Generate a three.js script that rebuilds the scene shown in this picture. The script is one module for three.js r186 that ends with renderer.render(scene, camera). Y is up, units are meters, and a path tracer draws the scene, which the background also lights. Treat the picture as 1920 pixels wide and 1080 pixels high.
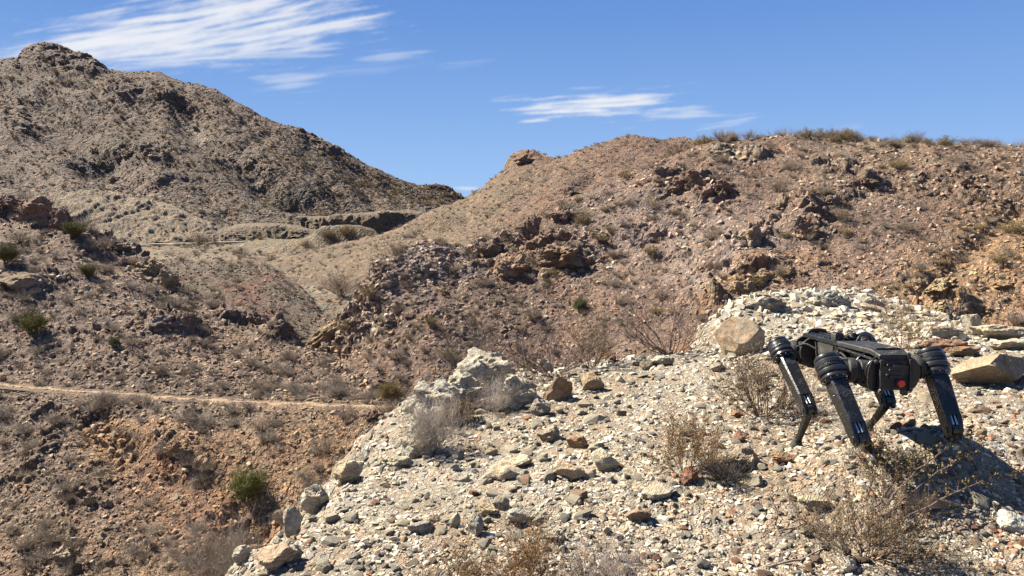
import * as THREE from 'three';
import { mergeGeometries, mergeVertices, toCreasedNormals } from 'three/addons/utils/BufferGeometryUtils.js';
import { ConvexGeometry } from 'three/addons/geometries/ConvexGeometry.js';
import { createNoise2D, createNoise3D } from 'simplex-noise';

// ---------------------------------------------------------------- camera, sky, sun, exposure
const EYE = new THREE.Vector3(0, 1.5, 0), FOCAL = 1386, PITCH = THREE.MathUtils.degToRad(5.77);
const camera = new THREE.PerspectiveCamera(2 * Math.atan(540 / FOCAL) * 180 / Math.PI, 16 / 9, 0.05, 6000);
camera.position.copy(EYE);
camera.rotation.x = -PITCH;
const scene = new THREE.Scene();
const renderer = new THREE.WebGLRenderer();
renderer.toneMapping = THREE.LinearToneMapping;
const EXPOSURE = 3.3;
renderer.toneMappingExposure = EXPOSURE;
renderer.shadowMap.enabled = true;
const SUN_DIR = new THREE.Vector3(-0.645, 0.70, -0.31).normalize();   // towards the sun: from the left, a little ahead
const sun = new THREE.DirectionalLight(new THREE.Color().setRGB(1, 0.915, 0.765), 5);
sun.position.copy(SUN_DIR).multiplyScalar(300);
sun.castShadow = true;
Object.assign(sun.shadow.camera, { left: -220, right: 160, top: 160, bottom: -160, near: 1, far: 900 });
sun.shadow.mapSize.set(4096, 4096);
sun.shadow.radius = 1;
scene.add(sun, sun.target);

// ---------------------------------------------------------------- small tools
function rng(seed) {
  let a = (seed * 2654435761) >>> 0;
  return () => { a = (a + 0x6d2b79f5) | 0; let t = Math.imul(a ^ (a >>> 15), 1 | a); t = (t + Math.imul(t ^ (t >>> 7), 61 | t)) ^ t; return ((t ^ (t >>> 14)) >>> 0) / 4294967296; };
}
const N3 = createNoise3D(rng(11)), N2 = createNoise2D(rng(12));
const { clamp, lerp, smoothstep } = THREE.MathUtils;
const V = (x, y, z) => new THREE.Vector3(x, y, z);
const rgb = (r, g, b) => new THREE.Color().setRGB(r, g, b);
function fbm(x, y, z, oct, gain = 0.5) { let s = 0, a = 1, n = 0; for (let i = 0; i < oct; i++) { s += a * N3(x, y, z); n += a; a *= gain; x = x * 2.03 + 7.1; y = y * 2.03 + 3.3; z = z * 2.03 + 5.7; } return s / n; }
function ridged(x, y, z, oct) { let s = 0, a = 1, n = 0; for (let i = 0; i < oct; i++) { s += a * (1 - Math.abs(N3(x, y, z))); n += a; a *= 0.5; x = x * 2.1 + 1.7; y = y * 2.1 + 9.2; z = z * 2.1 + 4.4; } return s / n; }
const terrace = (h) => { const f = Math.floor(h), r = h - f; return f + smoothstep(r, 0.55, 0.85); };
// a point of the place, measured on the photograph: pixel and depth ahead of the camera in metres
const SP = Math.sin(PITCH), CP = Math.cos(PITCH);
function slopeOf(px, py) { const u = (px - 960) / FOCAL, v = (540 - py) / FOCAL, f = CP + v * SP; return [u / f, (v * CP - SP) / f]; }
function at(px, py, d) { const [s, e] = slopeOf(px, py); return V(s * d, EYE.y + e * d, -d); }
const taken = new Map();
function numbered(name) { const n = taken.get(name) ?? 0; taken.set(name, n + 1); return n ? `${name}_${String(n).padStart(3, '0')}` : name; }
function tag(o, label, category, group, kind) {
  o.userData.label = label; o.userData.category = category;
  if (group) o.userData.group = group;
  if (kind) o.userData.kind = kind;
  return o;
}
function mesh(name, geo, mat, parent) { const m = new THREE.Mesh(geo, mat); m.name = parent === scene ? numbered(name) : name; m.castShadow = m.receiveShadow = true; parent.add(m); return m; }
function thing(name, label, category, pos, group) { const g = new THREE.Group(); g.name = numbered(name); if (pos) g.position.copy(pos); scene.add(g); return tag(g, label, category, group); }

// ---------------------------------------------------------------- sky: clear blue with streaks of cirrus
{
  const W = 4096, H = 2048, data = new Float32Array(W * H * 4), rn = createNoise2D(rng(77)), rn2 = createNoise2D(rng(78));
  const stops = [[-90, .10, .09, .075], [-3, .16, .15, .14], [0, .40, .60, .92], [3, .335, .545, .895], [8, .235, .430, .820], [14, .155, .325, .725], [20, .108, .250, .635], [35, .085, .195, .50], [60, .07, .16, .40], [90, .066, .15, .37]];
  const skyAt = (el) => { let i = 1; while (i < stops.length - 1 && el > stops[i][0]) i++; const a = stops[i - 1], b = stops[i], t = clamp((el - a[0]) / (b[0] - a[0]), 0, 1); return [1, 2, 3].map((k) => lerp(a[k], b[k], t) / EXPOSURE); };
  for (let y = 0; y < H; y++) {
    const el = ((y + .5) / H - .5) * Math.PI, c = skyAt(el * 180 / Math.PI), ce = Math.cos(el), se = Math.sin(el);
    for (let x = 0; x < W; x++) {
      const az = ((x + .5) / W - .5) * 2 * Math.PI, k = (y * W + x) * 4;
      const near = Math.max(0, Math.cos(az) * ce * SUN_DIR.x + se * SUN_DIR.y + Math.sin(az) * ce * SUN_DIR.z);
      const glow = el > 0 ? 0.25 * Math.pow(near, 14) + 0.5 * Math.pow(near, 90) : 0;
      data[k] = c[0] + glow * .55; data[k + 1] = c[1] + glow * .6; data[k + 2] = c[2] + glow * .6; data[k + 3] = 1;
    }
  }
  // each cirrus: where its middle stands (degrees from straight ahead, height), half length, half width, tilt, strength
  const toSky = (px, py) => { const [s, e] = slopeOf(px, py); return [Math.atan(s) * 180 / Math.PI, Math.atan(e / Math.hypot(1, s)) * 180 / Math.PI]; };
  const clouds = [];
  const pxCloud = (px, py, len, wid, tilt, k, seed, fray) => { const [a, h] = toSky(px, py); clouds.push([a, h, len, wid, tilt, k, seed, fray]); };
  pxCloud(430, 14, 12, 2.3, 16, .85, 1, 1); pxCloud(100, 96, 9, 1.0, 17, .9, 12, 1); pxCloud(560, 58, 8.5, 1.3, 13, .85, 21, 1); pxCloud(320, 62, 11, 1.5, 15, .8, 33, 1); pxCloud(270, 96, 7, .8, 14, .75, 35, 1); pxCloud(480, 100, 8, .7, 6, .5, 25, 1); pxCloud(300, 112, 6, .6, 9, .55, 26, 1);
  pxCloud(1105, 197, 8.0, .95, 3, .95, 3, 1); pxCloud(1180, 188, 5, .55, 4, .6, 17, 1); pxCloud(1290, 212, 4.4, .5, 1, .5, 4, 1); pxCloud(1000, 226, 1.7, .18, 4, .8, 5, .6); pxCloud(1370, 231, 2.9, .35, 7, .42, 6, 1);
  pxCloud(545, 148, 3.2, .9, 8, .38, 7, 1); pxCloud(745, 105, 3.6, .55, 6, .33, 8, 1); pxCloud(880, 118, 3.4, .3, 7, .18, 9, 1); pxCloud(875, 354, 1.7, .2, -1, .75, 10, .5); pxCloud(1580, 243, 1.6, .35, 10, .16, 14, 1); pxCloud(650, 135, 6, .5, 8, .12, 15, 1);
  const rr = rng(505);
  for (let i = 0; i < 26; i++) { const a = 55 + rr() * 250, h = 6 + rr() * 45; clouds.push([a > 180 ? a - 360 : a, h, 4 + rr() * 10, .6 + rr() * 2.2, (rr() - .3) * 16, .25 + rr() * .7, 40 + i, 1]); }
  for (const [a0, h0, len, wid, tilt, k, seed, fray] of clouds) {
    const ct = Math.cos(tilt * Math.PI / 180), st = Math.sin(tilt * Math.PI / 180), ch = Math.cos(h0 * Math.PI / 180);
    const reachA = (len * 1.15) / ch + 1, reachH = len * Math.abs(st) + wid * 2.2 + .5;
    for (let y = Math.max(0, Math.floor(((h0 - reachH) / 180 + .5) * H)); y < Math.min(H, ((h0 + reachH) / 180 + .5) * H); y++) {
      const el = ((y + .5) / H - .5) * 180;
      for (let xi = Math.floor(-reachA / 360 * W); xi < reachA / 360 * W; xi++) {
        const az = a0 - 90, xc = Math.floor(((az / 360) + .5) * W) + xi, x = ((xc % W) + W) % W, da = xi / W * 360 * ch, dh = el - h0;
        let p = (da * ct + dh * st), q = (-da * st + dh * ct);
        q += .10 * wid * rn2(p * .12 + seed * 3, seed);
        const pe = p / len, qe = q / wid;
        if (Math.abs(pe) > 1.1 || Math.abs(qe) > 2) continue;
        const streak = .5 + .5 * rn(p * .09 + seed * 13.1, q * 2.0 / (.35 + .65 * Math.min(1, wid)) + seed), fine = .5 + .5 * rn2(p * .34 + seed * 5.7, q * 4.2 + seed * 2.2), wisp = .5 + .5 * rn(p * 1.3 - q * 1.1 + seed, q * 5.5 - p * .3 + seed * 7), body = .5 + .5 * rn2(p * .3 + seed, q * .7);
        const env = Math.exp(-qe * qe * 1.1) * Math.pow(Math.max(0, 1 - pe * pe), 1.1), nz = .50 * streak + .18 * fine + .10 * wisp + .22 * body;
        let dns = k * smoothstep((nz - .5) * 1.55 * fray + .5 + .98 * env - .95, -.15, .75);
        dns = clamp(dns, 0, .93);
        const i = (y * W + x) * 4, white = [.86 / EXPOSURE, .88 / EXPOSURE, .93 / EXPOSURE];
        for (let c = 0; c < 3; c++) data[i + c] = lerp(data[i + c], white[c], dns);
      }
    }
  }
  const sky = new THREE.DataTexture(data, W, H, THREE.RGBAFormat, THREE.FloatType);
  sky.mapping = THREE.EquirectangularReflectionMapping; sky.magFilter = sky.minFilter = THREE.LinearFilter; sky.needsUpdate = true;
  scene.background = sky; scene.environment = sky;
}

// ---------------------------------------------------------------- textures: grain of rubble and rock, all tiling
function tileNoise(seed, n) {   // a smooth value noise that repeats every n cells
  const r = rng(seed), g = new Float32Array(n * n); for (let i = 0; i < n * n; i++) g[i] = r();
  return (u, v) => { u = (u - Math.floor(u)) * n; v = (v - Math.floor(v)) * n; const x = Math.floor(u), y = Math.floor(v), fx = u - x, fy = v - y, a = fx * fx * (3 - 2 * fx), b = fy * fy * (3 - 2 * fy), x1 = (x + 1) % n, y1 = (y + 1) % n; return lerp(lerp(g[y * n + x], g[y * n + x1], a), lerp(g[y1 * n + x], g[y1 * n + x1], a), b); };
}
function tileCells(seed, n) {   // distance to the nearest and next stone centre, and a number for that stone
  const r = rng(seed), px = new Float32Array(n * n), py = new Float32Array(n * n), id = new Float32Array(n * n);
  for (let i = 0; i < n * n; i++) { px[i] = r(); py[i] = r(); id[i] = r(); }
  return (u, v) => {
    u *= n; v *= n; const cx = Math.floor(u), cy = Math.floor(v); let d1 = 9, d2 = 9, k = 0;
    for (let j = -1; j <= 1; j++) for (let i = -1; i <= 1; i++) { const gx = cx + i, gy = cy + j, m = ((gy % n + n) % n) * n + (gx % n + n) % n, dx = gx + px[m] - u, dy = gy + py[m] - v, d = dx * dx + dy * dy; if (d < d1) { d2 = d1; d1 = d; k = id[m]; } else if (d < d2) d2 = d; }
    return [Math.sqrt(d1), Math.sqrt(d2), k];
  };
}
function makeTile(size, f) {
  const col = new Uint8Array(size * size * 4), hgt = new Uint8Array(size * size * 4);
  for (let y = 0; y < size; y++) for (let x = 0; x < size; x++) {
    const [r, g, b, h] = f((x + .5) / size, (y + .5) / size), k = (y * size + x) * 4;
    col[k] = clamp(r, 0, 1) * 255; col[k + 1] = clamp(g, 0, 1) * 255; col[k + 2] = clamp(b, 0, 1) * 255; col[k + 3] = 255;
    hgt[k] = hgt[k + 1] = hgt[k + 2] = clamp(h, 0, 1) * 255; hgt[k + 3] = 255;
  }
  const wrap = (d, srgb) => { const t = new THREE.DataTexture(d, size, size, THREE.RGBAFormat); t.wrapS = t.wrapT = THREE.RepeatWrapping; t.magFilter = THREE.LinearFilter; t.minFilter = THREE.LinearMipmapLinearFilter; t.generateMipmaps = true; if (srgb) t.colorSpace = THREE.SRGBColorSpace; t.needsUpdate = true; return t; };
  return { color: wrap(col, true), height: wrap(hgt, false) };
}
const rubbleTile = (() => {
  const c1 = tileCells(21, 26), c2 = tileCells(22, 64), c3 = tileCells(23, 140), n1 = tileNoise(24, 12), n2 = tileNoise(25, 90), n3 = tileNoise(26, 300);
  return makeTile(1024, (u, v) => {
    const wu = u + .012 * (n1(u, v) - .5), wv = v + .012 * (n1(v + .3, u) - .5);
    const a = c1(wu, wv), b = c2(wu, wv), c = c3(u, v), big = a[2] > .62 ? smoothstep(a[1] - a[0], .03, .3) : 0, mid = b[2] > .35 ? smoothstep(b[1] - b[0], .03, .35) : 0, sml = smoothstep(c[1] - c[0], .02, .4);
    let tone = .70 + .10 * (n2(u, v) - .5) + .16 * (n3(u, v) - .5) + .10 * (n1(u, v) - .5) + .16 * (c[2] - .5) * sml;
    let warm = .03 * (n1(v, u) - .5);
    if (mid) { tone = lerp(tone, .64 + .34 * (b[2] - .35) / .65, mid * .9); warm += .07 * (Math.sin(b[2] * 91) * .5) * mid; }
    if (big) { tone = lerp(tone, .62 + .36 * ((b[2] * 7.3 + a[2] * 13) % 1), big * .75); warm += .08 * Math.sin(a[2] * 77) * .5 * big; }
    const h = .25 * sml * c[2] + .40 * mid * (b[2]) + .5 * big * (a[2]) + .12 * n3(u, v);
    return [tone + warm, tone, tone - warm * 1.1, h];
  });
})();
const rockTile = (() => {
  const n1 = tileNoise(31, 8), n2 = tileNoise(32, 28), n3 = tileNoise(33, 90), n4 = tileNoise(34, 260), c1 = tileCells(35, 14);
  return makeTile(1024, (u, v) => {
    const w = c1(u + .03 * (n2(u, v) - .5), v + .03 * (n2(v, u) - .5)), crack = smoothstep(w[1] - w[0], .0, .06);
    const spot = smoothstep(n3(u, v), .62, .8), tone = .76 + .16 * (n1(u, v) - .5) + .16 * (n2(u, v) - .5) + .14 * (n3(u, v) - .5) + .14 * (n4(u, v) - .5) - .10 * spot;
    const warm = .06 * (n1(v, u) - .5) + .05 * (n2(v, u) - .5);
    return [tone + warm, tone, tone - warm, .3 * n2(u, v) + .3 * n3(u, v) + .2 * n4(u, v) + .2 * crack];
  });
})();
const grainTile = (() => { const n2 = tileNoise(42, 40), n3 = tileNoise(43, 160), n4 = tileNoise(44, 420); return makeTile(512, (u, v) => { const t = .8 + .12 * (n2(u, v) - .5) + .22 * (n3(u, v) - .5) + .2 * (n4(u, v) - .5); return [t, t * .985, t * .96, .3 * n2(u, v) + .4 * n3(u, v) + .3 * n4(u, v)]; }); })();
function surface(tile, metres, bump, opts = {}) {
  const c = tile.color.clone(), h = tile.height.clone(); c.repeat.set(1 / metres, 1 / metres); h.repeat.set(1 / metres, 1 / metres); c.needsUpdate = h.needsUpdate = true;
  return new THREE.MeshStandardMaterial({ color: rgb(1.06, .968, .895), map: c, bumpMap: h, bumpScale: bump, roughness: .97, metalness: 0, vertexColors: true, ...opts });
}

// ---------------------------------------------------------------- land: surfaces spanned between measured lines
function pchip(xs, ys) {   // monotone cubic through the given points
  const n = xs.length, h = [], d = [], m = new Array(n).fill(0);
  for (let i = 0; i < n - 1; i++) { h[i] = xs[i + 1] - xs[i]; d[i] = (ys[i + 1] - ys[i]) / h[i]; }
  for (let i = 1; i < n - 1; i++) m[i] = d[i - 1] * d[i] <= 0 ? 0 : 3 * (h[i - 1] + h[i]) / ((2 * h[i] + h[i - 1]) / d[i - 1] + (h[i] + 2 * h[i - 1]) / d[i]);
  m[0] = d[0]; m[n - 1] = d[n - 2];
  return (x) => {
    if (x <= xs[0]) return ys[0] + m[0] * (x - xs[0]) * .3; if (x >= xs[n - 1]) return ys[n - 1] + m[n - 1] * (x - xs[n - 1]) * .3;
    let i = 0; while (x > xs[i + 1]) i++;
    const t = (x - xs[i]) / h[i], t2 = t * t, t3 = t2 * t;
    return (2 * t3 - 3 * t2 + 1) * ys[i] + (t3 - 2 * t2 + t) * h[i] * m[i] + (3 * t2 - 2 * t3) * ys[i + 1] + (t3 - t2) * h[i] * m[i + 1];
  };
}
class Land {
  // lines: from near to far, each a list of [pixel x, pixel y, depth]; back: [[further metres, rise in metres], ...] behind the last line
  constructor({ lines, back = [], s, cols, rows }) {
    const curve = (pts) => { const w = pts.map(([px, py, d]) => { const p = at(px, py, d); return [p.x / d, d, p.y]; }).sort((a, b) => a[0] - b[0]); return { d: pchip(w.map((p) => p[0]), w.map((p) => p[1])), y: pchip(w.map((p) => p[0]), w.map((p) => p[2])) }; };
    const g = lines.map((l) => l.step ? l : curve(l)), K = lines.length + back.length;
    this.cols = cols; this.s0 = s[0]; this.s1 = s[1];
    const ts = []; for (let k = 0; k < K - 1; k++) { const n = rows[Math.min(k, rows.length - 1)]; for (let i = 0; i < n; i++) ts.push(k + i / n); } ts.push(K - 1);
    this.ts = ts; this.rows = ts.length - 1;
    this.p = new Float32Array((cols + 1) * ts.length * 3);
    for (let i = 0; i <= cols; i++) {
      const sv = lerp(s[0], s[1], i / cols), D = [], Y = [];
      for (const c of g) { if (c.step) { D.push(D[D.length - 1] + c.step[0]); Y.push(Y[Y.length - 1] + c.step[1]); } else { D.push(c.d(sv)); Y.push(c.y(sv)); } }
      for (const bk of back) { const [dd, dy] = typeof bk === 'function' ? bk(sv) : bk; D.push(D[D.length - 1] + dd); Y.push(Y[Y.length - 1] + dy); }
      const ks = D.map((_, k) => k), fd = pchip(ks, D), fy = pchip(ks, Y);
      for (let j = 0; j < ts.length; j++) { const d = fd(ts[j]), k = (j * (cols + 1) + i) * 3; this.p[k] = sv * d; this.p[k + 1] = fy(ts[j]); this.p[k + 2] = -d; }
    }
    this.finish();
  }
  finish() {
    const w = this.cols + 1, h = this.rows + 1; this.geo = new THREE.BufferGeometry(); this.geo.setAttribute('position', new THREE.BufferAttribute(this.p, 3));
    const idx = new Uint32Array(this.cols * this.rows * 6); let k = 0;
    for (let j = 0; j < this.rows; j++) for (let i = 0; i < this.cols; i++) { const a = j * w + i, b = a + 1, c = a + w, d = c + 1; idx[k++] = a; idx[k++] = b; idx[k++] = c; idx[k++] = b; idx[k++] = d; idx[k++] = c; }
    this.geo.setIndex(new THREE.BufferAttribute(idx, 1)); this.geo.computeVertexNormals(); this.n = this.geo.attributes.normal.array;
  }
  // the point of this land that shows at a pixel
  find(px, py) {
    const [s, e] = slopeOf(px, py), ci = clamp((s - this.s0) / (this.s1 - this.s0), 0, .9999) * this.cols, i = Math.floor(ci), w = this.cols + 1;
    let best = null, miss = 1e9;
    for (let j = 0; j < this.rows; j++) {
      const k = (j * w + i) * 3, k2 = k + w * 3, m1 = (this.p[k + 1] - EYE.y) / -this.p[k + 2], m2 = (this.p[k2 + 1] - EYE.y) / -this.p[k2 + 2];
      if (m1 <= e && m2 >= e) { const t = (e - m1) / Math.max(1e-9, m2 - m1), d = -lerp(this.p[k + 2], this.p[k2 + 2], t); return { pos: V(s * d, lerp(this.p[k + 1], this.p[k2 + 1], t), -d), normal: V(this.n[k], this.n[k + 1], this.n[k + 2]), d, k: k / 3 }; }
      const q = Math.abs(m1 - e); if (q < miss) { miss = q; best = { pos: V(this.p[k], this.p[k + 1], this.p[k + 2]), normal: V(this.n[k], this.n[k + 1], this.n[k + 2]), d: -this.p[k + 2], k: k / 3 }; }
    }
    return best;
  }
  // lines or spots measured on the photograph, turned into places on this land: { pts, w (metres), ... }
  marks(list) { return list.map((f) => { const q = f.pts.map(([px, py]) => this.find(px, py).pos); const mx = Math.min(...q.map((v) => v.x)), Mx = Math.max(...q.map((v) => v.x)), my = Math.min(...q.map((v) => v.y)), My = Math.max(...q.map((v) => v.y)), mz = Math.min(...q.map((v) => v.z)), Mz = Math.max(...q.map((v) => v.z)), r = f.w * 2.6; return { ...f, q, box: [mx - r, Mx + r, my - r, My + r, mz - r, Mz + r] }; }); }
  shape(move, colour) {
    const n = this.p.length / 3, w = this.cols + 1, col = new Float32Array(this.p.length), uv = new Float32Array(n * 2), c = [0, 0, 0];
    for (let k = 0; k < n; k++) {
      const x = this.p[k * 3], y = this.p[k * 3 + 1], z = this.p[k * 3 + 2], t = this.ts[Math.floor(k / w)];
      colour(x, y, z, t, c); col[k * 3] = c[0]; col[k * 3 + 1] = c[1]; col[k * 3 + 2] = c[2];
      const d = move(x, y, z, t), nx = this.n[k * 3], ny = this.n[k * 3 + 1], nz = this.n[k * 3 + 2];
      this.p[k * 3] = x + nx * d; this.p[k * 3 + 1] = y + ny * d; this.p[k * 3 + 2] = z + nz * d;
      uv[k * 2] = x + .15 * y; uv[k * 2 + 1] = z * .8 - y * .9;
    }
    this.col = col; this.finish(); this.geo.setAttribute('color', new THREE.BufferAttribute(col, 3)); this.geo.setAttribute('uv', new THREE.BufferAttribute(uv, 2));
    return this;
  }
  // a random spot
  pick(r, t0 = 0, t1 = 99) {
    for (let tries = 0; tries < 60; tries++) {
      const i = Math.floor(r() * this.cols), j = Math.floor(r() * this.rows); if (this.ts[j] < t0 || this.ts[j] > t1) continue;
      const k = (j * (this.cols + 1) + i), a = k * 3, b = (k + this.cols + 2) * 3, f = r(), g = this.n;
      if (g[a] * -this.p[a] + g[a + 1] * (EYE.y - this.p[a + 1]) + g[a + 2] * -this.p[a + 2] < -.15 * Math.abs(this.p[a + 2])) continue;
      return { pos: V(lerp(this.p[a], this.p[b], f), lerp(this.p[a + 1], this.p[b + 1], f), lerp(this.p[a + 2], this.p[b + 2], f)), normal: V(g[a], g[a + 1], g[a + 2]), d: -this.p[a + 2], k, t: this.ts[j] };
    }
    return null;
  }
}
// how near a place is to a mark: 1 on it, 0 away from it
function nearness(m, x, y, z) {
  const b = m.box; if (x < b[0] || x > b[1] || y < b[2] || y > b[3] || z < b[4] || z > b[5]) return 0;
  let best = 1e9;
  for (let i = 0; i < m.q.length; i++) {
    const a = m.q[i], c = m.q[Math.min(i + 1, m.q.length - 1)], ex = c.x - a.x, ey = c.y - a.y, ez = c.z - a.z, L = ex * ex + ey * ey + ez * ez || 1, t = clamp(((x - a.x) * ex + (y - a.y) * ey + (z - a.z) * ez) / L, 0, 1);
    best = Math.min(best, (x - a.x - ex * t) ** 2 + (y - a.y - ey * t) ** 2 + (z - a.z - ez * t) ** 2);
  }
  const q = best / (m.w * m.w); return q > 6 ? 0 : Math.exp(-q);
}
function mixTo(c, to, k) { c[0] += (to[0] - c[0]) * k; c[1] += (to[1] - c[1]) * k; c[2] += (to[2] - c[2]) * k; }

// ---------------------------------------------------------------- rocks
function rockGeo(seed, detail, { flat = .65, cuts = 12, rough = .05, keep = .72, smooth = false, strata = 0, block = 0, raw = false } = {}) {
  const r = rng(seed), g = mergeVertices(new THREE.IcosahedronGeometry(1, detail).deleteAttribute('uv').deleteAttribute('normal')), p = g.attributes.position, planes = [];
  for (let i = 0; i < cuts; i++) { const n = V(r() * 2 - 1, r() * 2 - 1, r() * 2 - 1).normalize(); planes.push([n, keep * (.72 + .42 * r())]); }
  const v = V(0, 0, 0), o = seed * 17.3;
  for (let i = 0; i < p.count; i++) {
    v.fromBufferAttribute(p, i);
    for (const [n, d] of planes) { const q = v.dot(n) - d; if (q > 0) v.addScaledVector(n, -q); }
    let k = 1 + rough * 2.2 * fbm(v.x * 1.6 + o, v.y * 1.6, v.z * 1.6, 3) + rough * .8 * (ridged(v.x * 4 + o, v.y * 4, v.z * 4, 2) - .6);
    if (strata) k += strata * (terrace((v.y * .8 + v.x * .45 + .2 * N3(v.x * 2 + o, v.y * 2, v.z * 2)) * 4.2) / 4.2 - (v.y * .8 + v.x * .45)) ;
    if (block) k += block * ((terrace(3.2 * fbm(v.x * 1.1 + o, v.y * 1.5, v.z * 1.1, 3) + 6) - 6) / 3.2);
    v.multiplyScalar(k); v.y *= flat; p.setXYZ(i, v.x, v.y, v.z);
  }
  if (raw) return g;
  let out = smooth ? g : toCreasedNormals(g, .5);
  if (smooth) out.computeVertexNormals();
  const q = out.attributes.position, nn = out.attributes.normal, uv = new Float32Array(q.count * 2);
  for (let i = 0; i < q.count; i++) { const ax = Math.abs(nn.getX(i)), ay = Math.abs(nn.getY(i)), az = Math.abs(nn.getZ(i)); uv[i * 2] = ax > ay && ax > az ? q.getZ(i) : q.getX(i); uv[i * 2 + 1] = ay >= ax && ay >= az ? q.getZ(i) : q.getY(i); }
  out.setAttribute('uv', new THREE.BufferAttribute(uv, 2));
  return out;
}
function shardGeo(seed, n, flat) {   // an angular broken stone
  const r = rng(seed), pts = []; for (let i = 0; i < n; i++) { const v = V(r() * 2 - 1, r() * 2 - 1, r() * 2 - 1); v.normalize().multiplyScalar(.72 + .36 * r()); v.set(v.x * (1 + .25 * Math.sin(seed)), v.y * flat, v.z * (1 - .2 * Math.sin(seed * 1.7))); pts.push(v); }
  const g = new ConvexGeometry(pts), p = g.attributes.position, q = g.attributes.normal, uv = new Float32Array(p.count * 2);
  for (let i = 0; i < p.count; i++) { const ax = Math.abs(q.getX(i)), ay = Math.abs(q.getY(i)), az = Math.abs(q.getZ(i)); uv[i * 2] = ax > ay && ax > az ? p.getZ(i) : p.getX(i); uv[i * 2 + 1] = ay >= ax && ay >= az ? p.getZ(i) : p.getY(i); }
  g.setAttribute('uv', new THREE.BufferAttribute(uv, 2)); return g;
}
const stoneShapes = []; for (let i = 0; i < 10; i++) stoneShapes.push(shardGeo(100 + i, 12 + (i % 4) * 2, .36 + .07 * (i % 5)));
const rockShapes = []; for (let i = 0; i < 14; i++) rockShapes.push(i % 3 ? shardGeo(200 + i, 16 + (i % 4) * 3, .42 + .07 * (i % 5)) : rockGeo(200 + i, 4, { flat: .5 + .04 * (i % 5), cuts: 12, rough: .06, keep: .64 }));
const plainRock = new THREE.MeshStandardMaterial({ roughness: .95, color: rgb(.88, .85, .785) });
const rockMats = new Map();
function rockMat(c, metres = .9, bump = .02) { const k = c.join() + metres; if (!rockMats.has(k)) rockMats.set(k, surface(rockTile, metres, bump, { vertexColors: false, color: rgb(c[0] * 1.06, c[1] * 1.03, c[2] * .96) })); return rockMats.get(k); }
const stoneMats = new Map();
function scatter(name, label, category, list, shapes, mat = plainRock) {   // list of { m: Matrix4, c: [r, g, b], shape }
  const g = new THREE.Group(); g.name = numbered(name); scene.add(g); tag(g, label, category, null, 'stuff');
  shapes.forEach((geo, i) => {
    const own = list.filter((e) => e.shape === i); if (!own.length) return;
    const im = new THREE.InstancedMesh(geo, mat, own.length); im.name = name; im.castShadow = im.receiveShadow = true; const c = new THREE.Color();
    own.forEach((e, k) => { im.setMatrixAt(k, e.m); im.setColorAt(k, c.setRGB(...e.c)); }); g.add(im);
  });
  return g;
}
const UP = V(0, 1, 0), qa = new THREE.Quaternion(), qb = new THREE.Quaternion(), ea = new THREE.Euler();
function poseOn(pos, normal, size, r, { sink = .3, tilt = .5, squash = .25 } = {}) {
  qa.setFromUnitVectors(UP, normal); qb.setFromEuler(ea.set((r() - .5) * tilt * 2, r() * 6.283, (r() - .5) * tilt * 2)); const q = qa.clone().multiply(qb);
  const sc = V(size * (1 + (r() - .5) * 2 * squash), size * (1 + (r() - .5) * 2 * squash), size * (1 + (r() - .5) * 2 * squash));
  return new THREE.Matrix4().compose(pos.clone().addScaledVector(normal, size * (.5 - sink)), q, sc);
}

// ---------------------------------------------------------------- the ground sheet, out to the horizon
{
  const g = new THREE.CircleGeometry(4000, 96).rotateX(-Math.PI / 2), n = g.attributes.position.count, c = new Float32Array(n * 3).fill(.19), uv = g.attributes.uv;
  for (let i = 0; i < n; i++) { c[i * 3] = .25; c[i * 3 + 1] = .2; c[i * 3 + 2] = .14; uv.setXY(i, g.attributes.position.getX(i), g.attributes.position.getZ(i)); }
  g.setAttribute('color', new THREE.BufferAttribute(c, 3));
  const m = mesh('ground', g, surface(rubbleTile, 14, .1), scene); m.position.y = -12; tag(m, 'desert ground far below and beyond the hills', 'ground', null, 'structure');
}
const landMesh = (name, land, mat, label) => tag(mesh(name, land.geo, mat, scene), label, 'hillside', null, 'structure');
const K = .86;   // the grain textures take about a quarter off a colour
const mul = (c, k) => [c[0] * k, c[1] * k, c[2] * k];

// ---- the far mountain, left
const mountain = new Land({
  lines: [
    [[-500, 470, 140], [0, 470, 140], [240, 462, 142], [450, 462, 146], [640, 450, 160], [760, 424, 178], [870, 405, 195], [1000, 400, 205]],
    [[-500, 380, 168], [0, 385, 168], [120, 372, 166], [240, 385, 166], [400, 410, 166], [560, 405, 172], [700, 392, 184], [800, 382, 194], [870, 385, 203], [1000, 392, 212]],
    [[-500, 300, 196], [0, 300, 196], [150, 290, 196], [300, 292, 194], [450, 322, 190], [600, 345, 192], [700, 356, 198], [800, 366, 203], [870, 376, 208], [1000, 390, 216]],
    [[-500, 240, 222], [0, 190, 228], [150, 190, 226], [300, 205, 220], [450, 250, 212], [600, 300, 206], [700, 330, 207], [800, 355, 210], [870, 370, 212], [1000, 390, 220]],
    [[-500, 190, 250], [-200, 150, 256], [-60, 128, 258], [0, 113, 258], [30, 106, 258], [50, 93, 257], [75, 83, 257], [100, 84, 256], [125, 90, 256], [160, 100, 254], [200, 119, 250], [230, 130, 247], [300, 137, 243], [340, 143, 240], [380, 156, 237], [420, 174, 233], [470, 204, 229], [520, 228, 226], [570, 244, 224], [620, 268, 222], [680, 297, 219], [740, 324, 217], [800, 346, 216], [845, 356, 216], [862, 362, 216], [880, 372, 216], [1000, 390, 224]],
  ], back: [[6, -1], [40, -22]], s: [-.88, .06], cols: 760, rows: [70, 80, 80, 90, 12, 6],
});
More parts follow.
